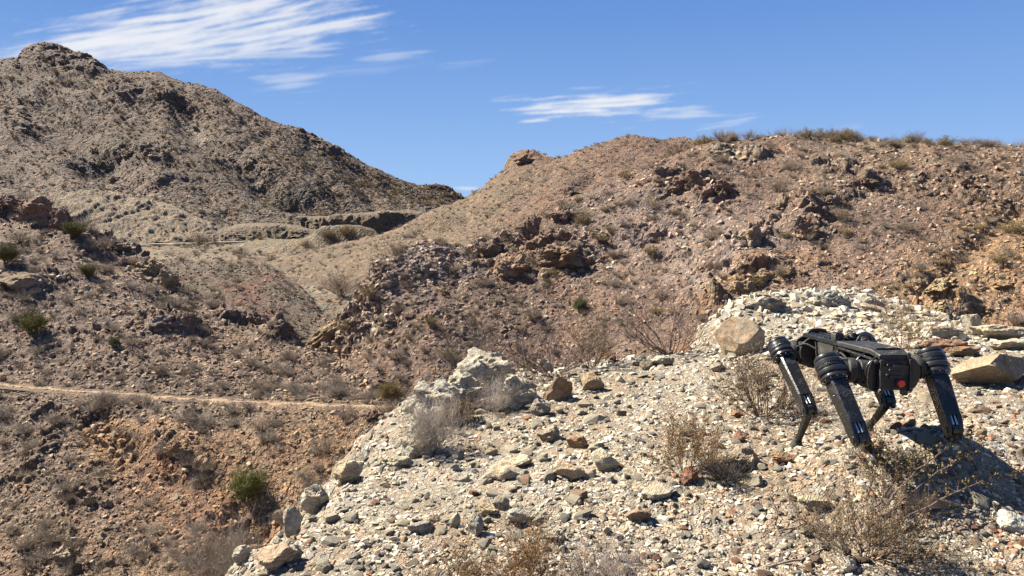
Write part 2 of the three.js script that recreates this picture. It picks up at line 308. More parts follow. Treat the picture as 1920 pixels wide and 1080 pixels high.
{
  const m = mountain.marks([
    { pts: [[-40, 170], [60, 205], [120, 245], [165, 290], [215, 335]], w: 6, h: -4.5 }, { pts: [[215, 160], [250, 172], [330, 190], [345, 195]], w: 5.5, h: 3, rock: 1 }, { pts: [[345, 195], [360, 240], [400, 275], [455, 305], [500, 345], [560, 375]], w: 4.5, h: -4.5 },
    { pts: [[150, 285], [230, 278], [300, 290]], w: 6, h: 2.6, rock: 1 }, { pts: [[415, 292], [470, 300], [490, 318]], w: 4, h: 2.6, rock: 1 }, { pts: [[60, 95], [110, 95], [160, 115]], w: 9, h: 1.4, rock: 1 }, { pts: [[560, 245], [620, 275], [580, 250]], w: 6, h: 1.6, rock: 1 },
    { pts: [[10, 190], [50, 230]], w: 6, h: 3, rock: 1 }, { pts: [[205, 330], [250, 330], [290, 335]], w: 6, h: 4, rock: .5 }, { pts: [[260, 350], [180, 305]], w: 4, h: -2 }, { pts: [[640, 290], [700, 330], [790, 365]], w: 4, h: -2.5 }, { pts: [[820, 352], [850, 362]], w: 5, h: 1.5, rock: 1 },
    { pts: [[350, 218], [375, 250]], w: 3, h: 1, pale: 1 }, { pts: [[560, 370], [640, 385]], w: 5, h: -2 },
  ]);
  const pale = m.filter((f) => f.pale), rocky = m.filter((f) => f.rock);
  mountain.rockAt = (x, y, z) => { let k = 0; for (const f of rocky) k = Math.max(k, f.rock * nearness(f, x, y, z)); return k; };
  mountain.shape((x, y, z) => {
    let d = 0; for (const f of m) { const k = nearness(f, x, y, z); if (k) d += .7 * f.h * k; }
    const R = Math.max(smoothstep(fbm(x * .02, y * .02, z * .02, 3), .35, .7) * .25, mountain.rockAt(x, y, z));
    d += 1.5 * fbm(x * .03 + y * .02, y * .012, z * .025, 3) - 1.6 * Math.pow(ridged((x + y * .9) * .045, y * .012 + 4, z * .03, 2), 3) + .28 * fbm(x * .14, y * .14, z * .14, 3);
    d += (.10 + .55 * R) * (ridged(x * .22, y * .22, z * .22, 3) - .55) * 1.2 + R * .9 * (terrace(1.5 * fbm(x * .11 + 3, y * .16, z * .11, 3) + 4) - 4) * .6 + .2 * fbm(x * .7, y * .7, z * .7, 2);
    return d;
  }, (x, y, z, t, c) => {
    const a = fbm(x * .018 + 5, y * .018, z * .018, 4), b = fbm(x * .09, y * .09, z * .09, 3), e = N3(x * .45, y * .45, z * .45);
    const base = [.225, .17, .138]; c[0] = base[0]; c[1] = base[1]; c[2] = base[2];
    mixTo(c, [.265, .195, .163], smoothstep(a, -.1, .45)); mixTo(c, [.185, .155, .122], smoothstep(-a, .05, .5)); mixTo(c, [.215, .182, .138], (t < 1.3 ? .7 : .15));
    for (const f of pale) mixTo(c, [.36, .32, .25], .8 * nearness(f, x, y, z));
    mixTo(c, [.13, .11, .078], .4 * smoothstep(b, .15, .6)); const k = .88 * K * (1 + .22 * e + .15 * b); c[0] *= k; c[1] *= k; c[2] *= k;
  });
  landMesh('far_mountain', mountain, surface(rubbleTile, 55, .9), 'tall dark brown rocky mountain rising behind the valley road');
}

// ---- the valley floor with the road
const valley = new Land({
  lines: [
    [[-300, 690, 40], [300, 690, 40], [700, 690, 40], [1100, 690, 40]],
    [[-300, 560, 56], [300, 556, 56], [480, 556, 56], [700, 556, 56], [1100, 556, 56]],
    [[-300, 505, 78], [300, 505, 78], [480, 512, 80], [600, 512, 82], [700, 512, 82], [1100, 512, 82]],
    [[-300, 480, 108], [300, 480, 108], [430, 478, 108], [540, 482, 110], [700, 470, 112], [1100, 470, 112]],
    [[-300, 468, 128], [240, 464, 131], [400, 459, 135], [500, 456, 137], [640, 451, 141], [1100, 440, 146]],
    [[-300, 465, 134], [240, 460.5, 138], [400, 456.5, 142], [500, 453.5, 144], [640, 449, 148], [1100, 438, 152]],
    [[-300, 450, 160], [300, 448, 168], [640, 432, 185], [800, 410, 200], [1100, 402, 220]],
  ], s: [-.72, .1], cols: 420, rows: [40, 50, 50, 40, 14, 16],
});
{
  const m = valley.marks([{ pts: [[500, 470], [560, 478], [640, 470]], w: 5, h: 2.2 }, { pts: [[620, 475], [690, 468]], w: 3, h: 2.5, wall: 1 }, { pts: [[470, 500], [560, 520], [650, 520]], w: 4, h: -1 }, { pts: [[640, 490], [690, 500]], w: 3, h: 1.2 }, { pts: [[560, 495], [640, 500]], w: 3, h: 1.4 }]);
  valley.shape((x, y, z, t) => { if (t > 3.95 && t < 5.05) return .05 * N3(x * .2, 0, z * .2); let d = .5 * fbm(x * .05, 0, z * .05, 3) + .25 * fbm(x * .3, 0, z * .3, 3); for (const f of m) d += f.h * nearness(f, x, y, z); return d; },
    (x, y, z, t, c) => { const a = fbm(x * .04, 0, z * .04, 3), b = fbm(x * .25, 1, z * .25, 3); c[0] = .235; c[1] = .19; c[2] = .122; mixTo(c, [.19, .155, .11], smoothstep(a, 0, .5)); mixTo(c, [.13, .11, .08], .55 * smoothstep(b, .1, .6)); mixTo(c, [.29, .245, .16], .5 * smoothstep(-b, .1, .6)); mul3(c, K * (1 + .1 * N3(x, 0, z))); });
  landMesh('valley_floor', valley, surface(rubbleTile, 30, .35), 'tan grassy valley floor between the hills');
  const L = valley, w = L.cols + 1, pos = [], uv = [], idx = []; let n = 0;
  const j0 = L.ts.findIndex((t) => t >= 4.25), j1 = L.ts.findIndex((t) => t >= 4.75);
  for (let i = 0; i <= L.cols; i += 2) { const a = (j0 * w + i) * 3, b = (j1 * w + i) * 3; for (const [k, f] of [[a, 0], [a, 1], [b, 2]]) { const mid = f === 1; const x = mid ? (L.p[a] + L.p[b]) / 2 : L.p[k], y = Math.max(L.p[a + 1], L.p[b + 1]) + .4, z = mid ? (L.p[a + 2] + L.p[b + 2]) / 2 : L.p[k + 2]; pos.push(x, y - (mid ? 0 : .03), z); uv.push(x, z); } if (i) { const q = n - 3; idx.push(q, q + 3, q + 1, q + 3, q + 4, q + 1, q + 1, q + 4, q + 2, q + 4, q + 5, q + 2); } n += 3; }
  const g = new THREE.BufferGeometry(); g.setAttribute('position', new THREE.Float32BufferAttribute(pos, 3)); g.setAttribute('uv', new THREE.Float32BufferAttribute(uv, 2)); g.setIndex(idx); g.computeVertexNormals();
  tag(mesh('road', g, surface(grainTile, 5, .02, { vertexColors: false, color: rgb(.33, .295, .25), roughness: .8 }), scene), 'pale thin road crossing the valley below the mountain', 'road', null, 'structure');
}
function mul3(c, k) { c[0] *= k; c[1] *= k; c[2] *= k; }

// ---- eroded cut banks along the road
function bank(name, label, lines, s, cols, rows, col, deep) {
  const b = new Land({ lines, back: [[10, .6]], s, cols, rows });
  b.shape((x, y, z, t) => { const w = x + 5 * fbm(x * .05, y * .1, z * .05, 2) + 1.4 * fbm(x * .3, y * .4, 2, 2); return deep * (1.1 * fbm(w * .1, y * .06, z * .06, 3) + .55 * (ridged(w * .24, y * .06, z * .05, 3) - .6) + .3 * (ridged(w * .9, y * .3, z * .2, 2) - .6) + .25 * fbm(x * .8, y * .8, z * .8, 3)) * (t < 1.2 ? 1 : .4); }, (x, y, z, t, c) => { const a = fbm(x * .1, y * .3, z * .1, 3); c[0] = col[0]; c[1] = col[1]; c[2] = col[2]; mul3(c, K * (1 + .3 * a + .12 * N3(x * .6, y * .6, z * .6))); mixTo(c, [.2, .175, .135], .4 * smoothstep(N3(x * .05, y * .2, 3), .1, .5)); });
  landMesh(name, b, surface(rubbleTile, 24, .5), label);
  return b;
}
bank('cut_bank', 'grey eroded earth bank beside the road at the mountain foot', [[[60, 462, 139], [240, 459, 140], [330, 457, 142], [420, 455, 144], [460, 452, 147], [520, 452, 150]], [[60, 372, 168], [110, 366, 168], [180, 362, 166], [250, 372, 164], [330, 394, 160], [400, 424, 156], [440, 433, 155], [520, 446, 155]]], [-.66, -.31], 260, [80, 10], [.35, .29, .215], 1.2);
bank('cut_bank', 'dark steep earth cliff at the valley head below the mountain', [[[560, 420, 158], [600, 432, 157], [640, 436, 157], [700, 440, 158], [760, 424, 163], [800, 405, 168]], [[560, 408, 160], [600, 410, 159], [622, 408, 159], [660, 406, 160], [720, 400, 162], [760, 398, 166], [800, 402, 170]]], [-.285, -.12], 160, [46, 10], [.28, .22, .15], 1.0);
bank('earth_berm', 'low grey earth berm standing beside the road', [[[400, 452, 148], [430, 454, 146], [480, 452, 146], [560, 446, 147], [600, 440, 150]], [[400, 440, 150], [430, 432, 150], [480, 424, 150], [520, 424, 150], [560, 430, 150], [600, 436, 152]]], [-.4, -.262], 120, [36, 8], [.27, .22, .155], .9);

// ---- the smooth hill behind, centre
const hump = new Land({
  lines: [
    [[400, 640, 60], [600, 590, 58], [760, 560, 57], [900, 540, 57], [1100, 480, 58], [1400, 380, 62], [1700, 330, 66], [2100, 330, 66]],
    [[400, 560, 80], [600, 500, 76], [700, 484, 74], [800, 470, 72], [900, 440, 71], [1000, 405, 71], [1200, 350, 72], [1400, 315, 75], [1700, 310, 78], [2100, 310, 78]],
    [[400, 500, 102], [600, 470, 98], [700, 452, 95], [780, 428, 90], [860, 402, 87], [950, 358, 85], [1100, 310, 84], [1250, 290, 85], [1400, 292, 86], [1700, 300, 88], [2100, 300, 88]],
    [[400, 480, 125], [600, 460, 122], [690, 447, 120], [740, 430, 114], [800, 402, 109], [845, 383, 106], [880, 366, 104], [920, 341, 102], [945, 321, 101], [962, 302, 100], [975, 294, 100], [1000, 291, 100], [1025, 297, 99], [1045, 296, 99], [1080, 281, 98], [1130, 266, 97], [1190, 255, 96], [1260, 254, 96], [1320, 260, 96], [1400, 272, 96], [1500, 290, 97], [1700, 295, 98], [2100, 295, 98]],
  ], back: [[8, -.8], [40, -16]], s: [-.42, .82], cols: 520, rows: [40, 90, 90, 10, 5],
});
{
  const m = hump.marks([{ pts: [[975, 297], [1000, 294]], w: 2.2, h: .7, rock: 1 }, { pts: [[700, 470], [790, 432], [830, 420]], w: 2.2, h: .9 }, { pts: [[905, 405], [935, 380], [980, 355]], w: 1, h: -.7 }, { pts: [[1060, 372], [1085, 352], [1115, 325]], w: 1.0, h: -.8 }, { pts: [[1020, 395], [1060, 372]], w: 1.2, h: .5 }]);
  hump.shape((x, y, z) => { let d = .5 * fbm(x * .06, y * .06, z * .06, 3) - .5 * Math.pow(ridged((x * .75 + y * .7) * .16, y * .03, z * .07, 2), 4) + .17 * fbm(x * .5, y * .5, z * .5, 3) + .08 * ridged(x * 1.1, y * 1.1, z * 1.1, 2); for (const f of m) { const k = nearness(f, x, y, z); if (k) d += f.h * k * (f.rock ? .4 + ridged(x * .6, y * .6, z * .6, 3) : 1); } return d; },
    (x, y, z, t, c) => {
      const a = fbm(x * .03 + 2, y * .05, z * .03, 3), b = fbm(x * .3, y * .3, z * .3, 3), s = x / -z; c[0] = .24; c[1] = .155; c[2] = .108;
      mixTo(c, [.228, .172, .112], smoothstep(-s + a * .15, -.14, .05)); mixTo(c, [.26, .165, .115], smoothstep(a, .1, .5) * .6); mixTo(c, [.15, .115, .08], .4 * smoothstep(b, .2, .7)); for (const f of m) if (f.rock) mixTo(c, [.3, .2, .15], .8 * nearness(f, x, y, z));
      mul3(c, K * (1 + .14 * N3(x * .9, y * .9, z * .9) + .08 * b));
    });
  landMesh('smooth_hill', hump, surface(rubbleTile, 22, .28), 'smooth tan rounded hill in the middle distance behind the rocky hillside');
}

// ---- the low dark spur in the ravine
const spur = new Land({
  lines: [
    [[100, 640, 36], [300, 640, 36], [500, 690, 34], [640, 720, 32], [760, 740, 31]],
    [[100, 560, 42], [300, 560, 42], [420, 575, 40], [520, 620, 37], [620, 670, 34.5], [760, 720, 32.5]],
    [[100, 500, 50], [250, 497, 50], [330, 492, 50], [400, 494, 49], [470, 504, 48], [520, 525, 46], [570, 560, 43], [610, 600, 40], [640, 630, 37], [760, 690, 34]],
    [[100, 480, 64], [250, 476, 64], [330, 471, 63], [400, 474, 60], [470, 488, 56], [520, 512, 52], [570, 552, 47], [610, 596, 42], [640, 628, 38.5], [760, 690, 36]],
  ], back: [[8, -2.5], [14, -4]], s: [-.62, -.14], cols: 260, rows: [40, 90, 24, 8, 4],
});
spur.shape((x, y, z) => .35 * fbm(x * .12, y * .12, z * .12, 3) + .14 * ridged(x * .8, y * .8, z * .8, 3) + .08 * fbm(x * 2, y * 2, z * 2, 2),
  (x, y, z, t, c) => { const a = fbm(x * .12, y * .12, z * .12, 3), b = fbm(x * .7, y * .7, z * .7, 3); c[0] = .17; c[1] = .135; c[2] = .1; mixTo(c, [.19, .095, .07], .8 * smoothstep(fbm(x * .16 + 9, y * .16, z * .16, 3), .02, .35)); mixTo(c, [.26, .21, .14], t > 2 ? .9 : .5 * smoothstep(-a, .1, .5)); mul3(c, K * (1 + .2 * b)); });
landMesh('dark_spur', spur, surface(rubbleTile, 9, .12), 'low dark reddish spur in the ravine behind the left slope');

// ---- the rocky hillside, right
const right = new Land({
  lines: [
    [[350, 780, 30], [450, 745, 28.5], [600, 708, 26.3], [700, 745, 23.6], [800, 795, 22], [1000, 790, 21.6], [1400, 705, 19.3], [1900, 665, 17.6], [2400, 665, 16.5]],
    [[350, 760, 31], [450, 722, 29.5], [600, 675, 27.2], [700, 655, 25.6], [800, 640, 25], [1000, 625, 25.2], [1400, 580, 22.3], [1900, 545, 20.8], [2400, 545, 20]],
    [[350, 745, 32], [450, 706, 30.4], [600, 648, 28], [700, 592, 27.4], [800, 540, 28], [1000, 505, 29.2], [1200, 460, 29], [1400, 420, 27.5], [1900, 400, 25.6], [2400, 400, 24]],
    [[350, 740, 33], [450, 698, 31.2], [560, 655, 29.4], [600, 630, 28.7], [640, 590, 28.4], [690, 540, 29], [715, 508, 29.6], [740, 486, 30.2], [780, 466, 31], [820, 458, 31.6], [860, 462, 32.4], [890, 462, 33], [920, 446, 33.4], [1000, 415, 34.2], [1080, 375, 34.8], [1140, 346, 35], [1200, 318, 35.4], [1270, 291, 36], [1340, 271, 36.5], [1400, 263, 36.6], [1500, 261, 36], [1600, 263, 35], [1700, 269, 34], [1800, 274, 33], [1920, 279, 32], [2150, 285, 31], [2400, 290, 30]],
  ], back: [(q) => [lerp(1.2, 9, smoothstep(q, .05, .3)), lerp(-.9, .15, smoothstep(q, .05, .3))], (q) => [lerp(4, 14, smoothstep(q, .05, .3)), -4], [10, -8]], s: [-.5, 1.05], cols: 860, rows: [60, 110, 130, 26, 8, 4],
});
{
  const m = right.marks([
    { pts: [[745, 520], [800, 490], [850, 500]], w: 1.4, h: .35, rock: .28, col: [.33, .255, .22] }, { pts: [[760, 505], [840, 480]], w: 1, h: .1, rock: .25, col: [.34, .27, .235] }, { pts: [[690, 560], [720, 590], [690, 600]], w: 1, h: .15, rock: .6, col: [.25, .2, .17] },
    { pts: [[960, 500], [1020, 470], [1090, 455]], w: 1.0, h: .35, rock: 1, col: [.3, .195, .125] }, { pts: [[900, 470], [940, 455]], w: .8, h: .3, rock: 1, col: [.25, .18, .14] }, { pts: [[1030, 500], [1100, 490]], w: .7, h: .25, rock: 1, col: [.26, .19, .14] },
    { pts: [[1380, 460], [1440, 425]], w: .6, h: .25, rock: 1, col: [.36, .27, .2] }, { pts: [[1490, 390], [1530, 420]], w: .7, h: .3, rock: 1, col: [.32, .22, .16] }, { pts: [[1250, 345], [1350, 370], [1300, 350]], w: .9, h: .2, rock: 1, col: [.27, .18, .14] }, { pts: [[1220, 440], [1300, 470], [1340, 510]], w: 1.6, h: .1, rock: .5, col: [.37, .29, .24] },
    { pts: [[1150, 400], [1350, 450]], w: 2.4, h: 0, col: [.29, .225, .195] }, { pts: [[1350, 560], [1420, 510]], w: .6, h: .3, rock: 1, col: [.33, .23, .14] }, { pts: [[1450, 500], [1500, 490]], w: .8, h: .1, col: [.3, .2, .13] },
    { pts: [[1700, 600], [1780, 520], [1850, 440], [1920, 380]], w: .45, h: -.3, col: [.2, .13, .08] }, { pts: [[1760, 600], [1830, 500], [1940, 400]], w: 1.4, h: .1, col: [.32, .21, .12] }, { pts: [[1850, 560], [1920, 520]], w: 1.5, h: .1, rock: .2, col: [.31, .205, .12] }, { pts: [[1690, 565], [1740, 555], [1790, 575]], w: .7, h: .2, rock: .9, col: [.33, .22, .12] },
    { pts: [[1600, 330], [1750, 330], [1900, 310]], w: 2, h: 0, rock: .25, col: [.25, .18, .13] }, { pts: [[1360, 285], [1420, 290]], w: .7, h: .2, rock: .9, col: [.33, .27, .2] }, { pts: [[1550, 300], [1620, 335], [1560, 320]], w: .8, h: .15, rock: .7, col: [.25, .19, .14] },
    { pts: [[690, 560], [650, 620], [600, 650]], w: 1.3, h: .1, rock: .7, col: [.3, .225, .18] }, { pts: [[800, 650], [900, 620], [1050, 600], [1150, 590]], w: 1.6, h: 0, col: [.25, .175, .135] },
  ]);
  const rocky = m.filter((f) => f.rock), tinted = m.filter((f) => f.col);
  right.rockAt = (x, y, z) => { let k = 0; for (const f of rocky) k = Math.max(k, f.rock * nearness(f, x, y, z)); return k; };
  right.shape((x, y, z, t) => {
    let d = 0; for (const f of m) { if (!f.h) continue; const k = nearness(f, x, y, z); if (k) d += f.h * k; }
    const R = Math.max(right.rockAt(x, y, z), .3 * smoothstep(fbm(x * .22 + 3, y * .22, z * .22, 3), .25, .55));
    const e = t > 2.9 ? .4 : 1, sx = x * .8 + y * .6;
    d += e * (.32 * fbm(x * .13, y * .13, z * .13, 3) - .28 * Math.pow(ridged((x * .8 + y * .55) * .25, y * .08, z * .12, 2), 4));
    d += R * (.55 * (terrace(2.2 * fbm(sx * .5, y * .9 - x * .35, z * .5, 3) + 6) - 6) * .55 + .35 * (ridged(x * .9, y * .9, z * .9, 3) - .55));
    d += (.07 + .10 * R) * (ridged(x * 1.7, y * 1.7, z * 1.7, 3) - .5) + .045 * fbm(x * 4.1, y * 4.1, z * 4.1, 2);
    return d;
  }, (x, y, z, t, c) => {
    const a = fbm(x * .08 + 4, y * .08, z * .08, 3), b = fbm(x * .5, y * .5, z * .5, 3), s = x / -z, e = N3(x * 2.1, y * 2.1, z * 2.1);
    c[0] = .245; c[1] = .165; c[2] = .122; mixTo(c, [.29, .21, .165], smoothstep(a, .0, .45) * .8); mixTo(c, [.19, .135, .105], smoothstep(-a, .05, .5) * .8); mixTo(c, [.28, .185, .115], smoothstep(s + .1 * a, .48, .66) * .6); mixTo(c, [.27, .215, .15], smoothstep(t + .3 * a, 2.65, 2.95) * smoothstep(s, .25, .4) * .7);
    for (const f of tinted) { const k = nearness(f, x + .5 * b, y + .3 * e, z); if (k) mixTo(c, f.col, clamp(k * 1.2, 0, .9)); }
    mixTo(c, [.34, .27, .21], .4 * smoothstep(b, .25, .6)); mixTo(c, [.15, .105, .08], .4 * smoothstep(-b, .25, .6)); mul3(c, K * (1 + .13 * e + .1 * b));
  });
  landMesh('rocky_hillside', right, surface(rubbleTile, 7, .09), 'pinkish brown rocky hillside across the ravine on the right');
}

// ---- the near slope across the ravine, left, with its trail
const left = new Land({
  lines: [
    [[-600, 1500, 9.5], [0, 1450, 9.6], [400, 1450, 9.6], [900, 1400, 10]],
    [[-600, 1080, 13.6], [0, 1080, 13.6], [300, 1080, 13.3], [500, 1080, 12.9], [900, 1080, 12.5]],
    [[-600, 900, 16.4], [0, 905, 16.4], [200, 905, 16.2], [420, 950, 14.9], [520, 930, 15], [700, 890, 15.6], [900, 890, 15.6]],
    [[-600, 705, 20.5], [-200, 718, 20.2], [0, 730, 20], [150, 740, 19.8], [300, 751, 19.6], [450, 760, 19.2], [600, 768, 18.8], [740, 772, 18.4], [900, 775, 18]],
    { step: [.62, .03] },
    [[-600, 560, 25], [-200, 565, 24.5], [0, 575, 24], [150, 600, 23.6], [300, 640, 23], [450, 685, 21.8], [600, 727, 20.6], [740, 750, 19.5], [900, 768, 18.8]],
    [[-600, 250, 37], [-200, 310, 35.5], [-60, 335, 34.5], [0, 362, 34], [60, 378, 33.4], [110, 395, 33], [150, 420, 32.4], [200, 450, 31.6], [250, 480, 30.8], [300, 517, 30], [350, 545, 29], [400, 566, 28], [450, 587, 27.2], [500, 606, 26.2], [550, 635, 25], [600, 664, 23.8], [650, 695, 22.6], [700, 720, 21.4], [740, 738, 20.5], [800, 760, 19.8], [900, 766, 19.4]],
  ], back: [[5, -2.5], [8, -6]], s: [-.86, -.04], cols: 640, rows: [20, 90, 110, 10, 90, 130, 6, 3],
});
{
  const m = left.marks([
    { pts: [[-20, 520], [70, 525]], w: .9, h: .35, rock: .5 }, { pts: [[280, 600], [340, 615]], w: .6, h: .4, rock: 1 }, { pts: [[420, 600], [500, 610], [520, 630]], w: .6, h: .4, rock: 1 }, { pts: [[300, 830], [350, 850]], w: .7, h: .35, rock: .35, col: [.3, .19, .1] }, { pts: [[180, 800], [240, 860]], w: .5, h: -.3, rock: .6, col: [.29, .18, .09] },
    { pts: [[330, 880], [380, 940], [480, 960]], w: 1.1, h: -.25, col: [.27, .15, .085] }, { pts: [[430, 965], [500, 1000], [480, 1040]], w: .7, h: -.35, rock: .7 }, { pts: [[600, 850], [700, 830]], w: 1.6, h: 0, col: [.245, .17, .105] }, { pts: [[470, 840], [640, 880]], w: 1.2, h: 0, col: [.255, .165, .095] },
    { pts: [[200, 450], [300, 520], [340, 550]], w: .6, h: .2, rock: 1 }, { pts: [[0, 400], [80, 410], [140, 440]], w: .9, h: .3, rock: 1, col: [.24, .16, .12] }, { pts: [[690, 700], [740, 730]], w: .5, h: .2, rock: 1 }, { pts: [[620, 650], [700, 720]], w: .4, h: -.1, rock: .9 }, { pts: [[100, 610], [300, 560]], w: 2.5, h: 0, col: [.225, .165, .13] },
  ]);
  const rocky = m.filter((f) => f.rock), tinted = m.filter((f) => f.col);
  left.rockAt = (x, y, z) => { let k = 0; for (const f of rocky) k = Math.max(k, f.rock * nearness(f, x, y, z)); return k; };
  left.shape((x, y, z, t) => {
    if (t > 2.98 && t < 4.02) return .03 * N3(x * 1.3, 0, z * 1.3);
    let d = 0; for (const f of m) { if (!f.h) continue; const k = nearness(f, x, y, z); if (k) d += f.h * k; }
    const R = Math.max(left.rockAt(x, y, z), .5 * smoothstep(fbm(x * .25 + 8, y * .25, z * .25, 3), .3, .55)), e = t > 2.8 && t < 4.3 ? .35 : 1;
    d += e * (.3 * fbm(x * .16 + 3, y * .16, z * .16, 3) + R * (.4 * (terrace(2 * fbm(x * .6, y * .9, z * .6, 3) + 6) - 6) * .6 + .3 * (ridged(x * 1.1, y * 1.1, z * 1.1, 3) - .5)));
    d += e * ((.07 + .08 * R) * (ridged(x * 2, y * 2, z * 2, 3) - .5) * 1.2 + .04 * fbm(x * 5, y * 5, z * 5, 2));
    return d;
  }, (x, y, z, t, c) => {
    const a = fbm(x * .12 + 7, y * .12, z * .12, 3), b = fbm(x * .6, y * .6, z * .6, 3), e = N3(x * 2.6, y * 2.6, z * 2.6);
    c[0] = .225; c[1] = .16; c[2] = .108; mixTo(c, [.228, .163, .122], smoothstep(t + a * .3, 3.6, 4.3)); mixTo(c, [.255, .165, .095], smoothstep(a, .0, .45) * (t < 3 ? .8 : .25)); mixTo(c, [.16, .12, .095], .6 * smoothstep(-a, .1, .5));
    for (const f of tinted) { const k = nearness(f, x + .6 * b, y + .3 * e, z); if (k) mixTo(c, f.col, clamp(k * 1.2, 0, .9)); }
    mixTo(c, [.28, .22, .16], .4 * smoothstep(b, .25, .6)); mul3(c, 1.12 * K * (1 + .14 * e + .1 * b));
  });
  landMesh('ravine_slope', left, surface(rubbleTile, 6, .08), 'brown rubble slope across the ravine on the left, crossed by a trail');
  // the trail: a worn strip lying on the bench
  const L = left, w = L.cols + 1, j0 = L.ts.findIndex((t) => t >= 3) , j1 = L.ts.findIndex((t) => t >= 3.999), pos = [], uv = [], col = [], idx = []; const nj = 7;
  for (let i = 0; i <= L.cols; i++) { const a = (j0 * w + i) * 3, b = (j1 * w + i) * 3, ax = L.p[a], f0 = .26 + .16 * N2(ax * .7, 3) + .12 * N2(ax * 3, 8) + .07 * N2(ax * 9, 4), f1 = .74 + .14 * N2(ax * .8, 9) + .12 * N2(ax * 3.4, 1) + .07 * N2(ax * 8, 6); for (let q = 0; q < nj; q++) { const f = lerp(f0, f1, q / (nj - 1)), jf = j0 + f * (j1 - j0), jj = Math.floor(clamp(jf, j0 - 3, j1 + 2)), k = (jj * w + i) * 3, fr = jf - jj, k2 = k + w * 3; const x = lerp(L.p[k], L.p[k2], fr), z = lerp(L.p[k + 2], L.p[k2 + 2], fr), y = lerp(L.p[k + 1], L.p[k2 + 1], fr) + (q === 0 || q === nj - 1 ? -.02 : .022 + .008 * N2(x * 6, z * 6)); pos.push(x, y, z); uv.push(x, z); const t = 1 + .14 * N2(x * 1.5, z * 4) + .1 * N2(x * 9, z * 9); col.push(.37 * t, .285 * t, .195 * t); if (i && q) { const e = i * nj + q; idx.push(e - nj - 1, e - 1, e - nj, e - 1, e, e - nj); } } }
  const g = new THREE.BufferGeometry(); g.setAttribute('position', new THREE.Float32BufferAttribute(pos, 3)); g.setAttribute('uv', new THREE.Float32BufferAttribute(uv, 2)); g.setAttribute('color', new THREE.Float32BufferAttribute(col, 3)); g.setIndex(idx); g.computeVertexNormals();
  tag(mesh('trail', g, surface(grainTile, 1.6, .02), scene), 'narrow pale dirt trail running across the left slope', 'trail', null, 'structure');
}

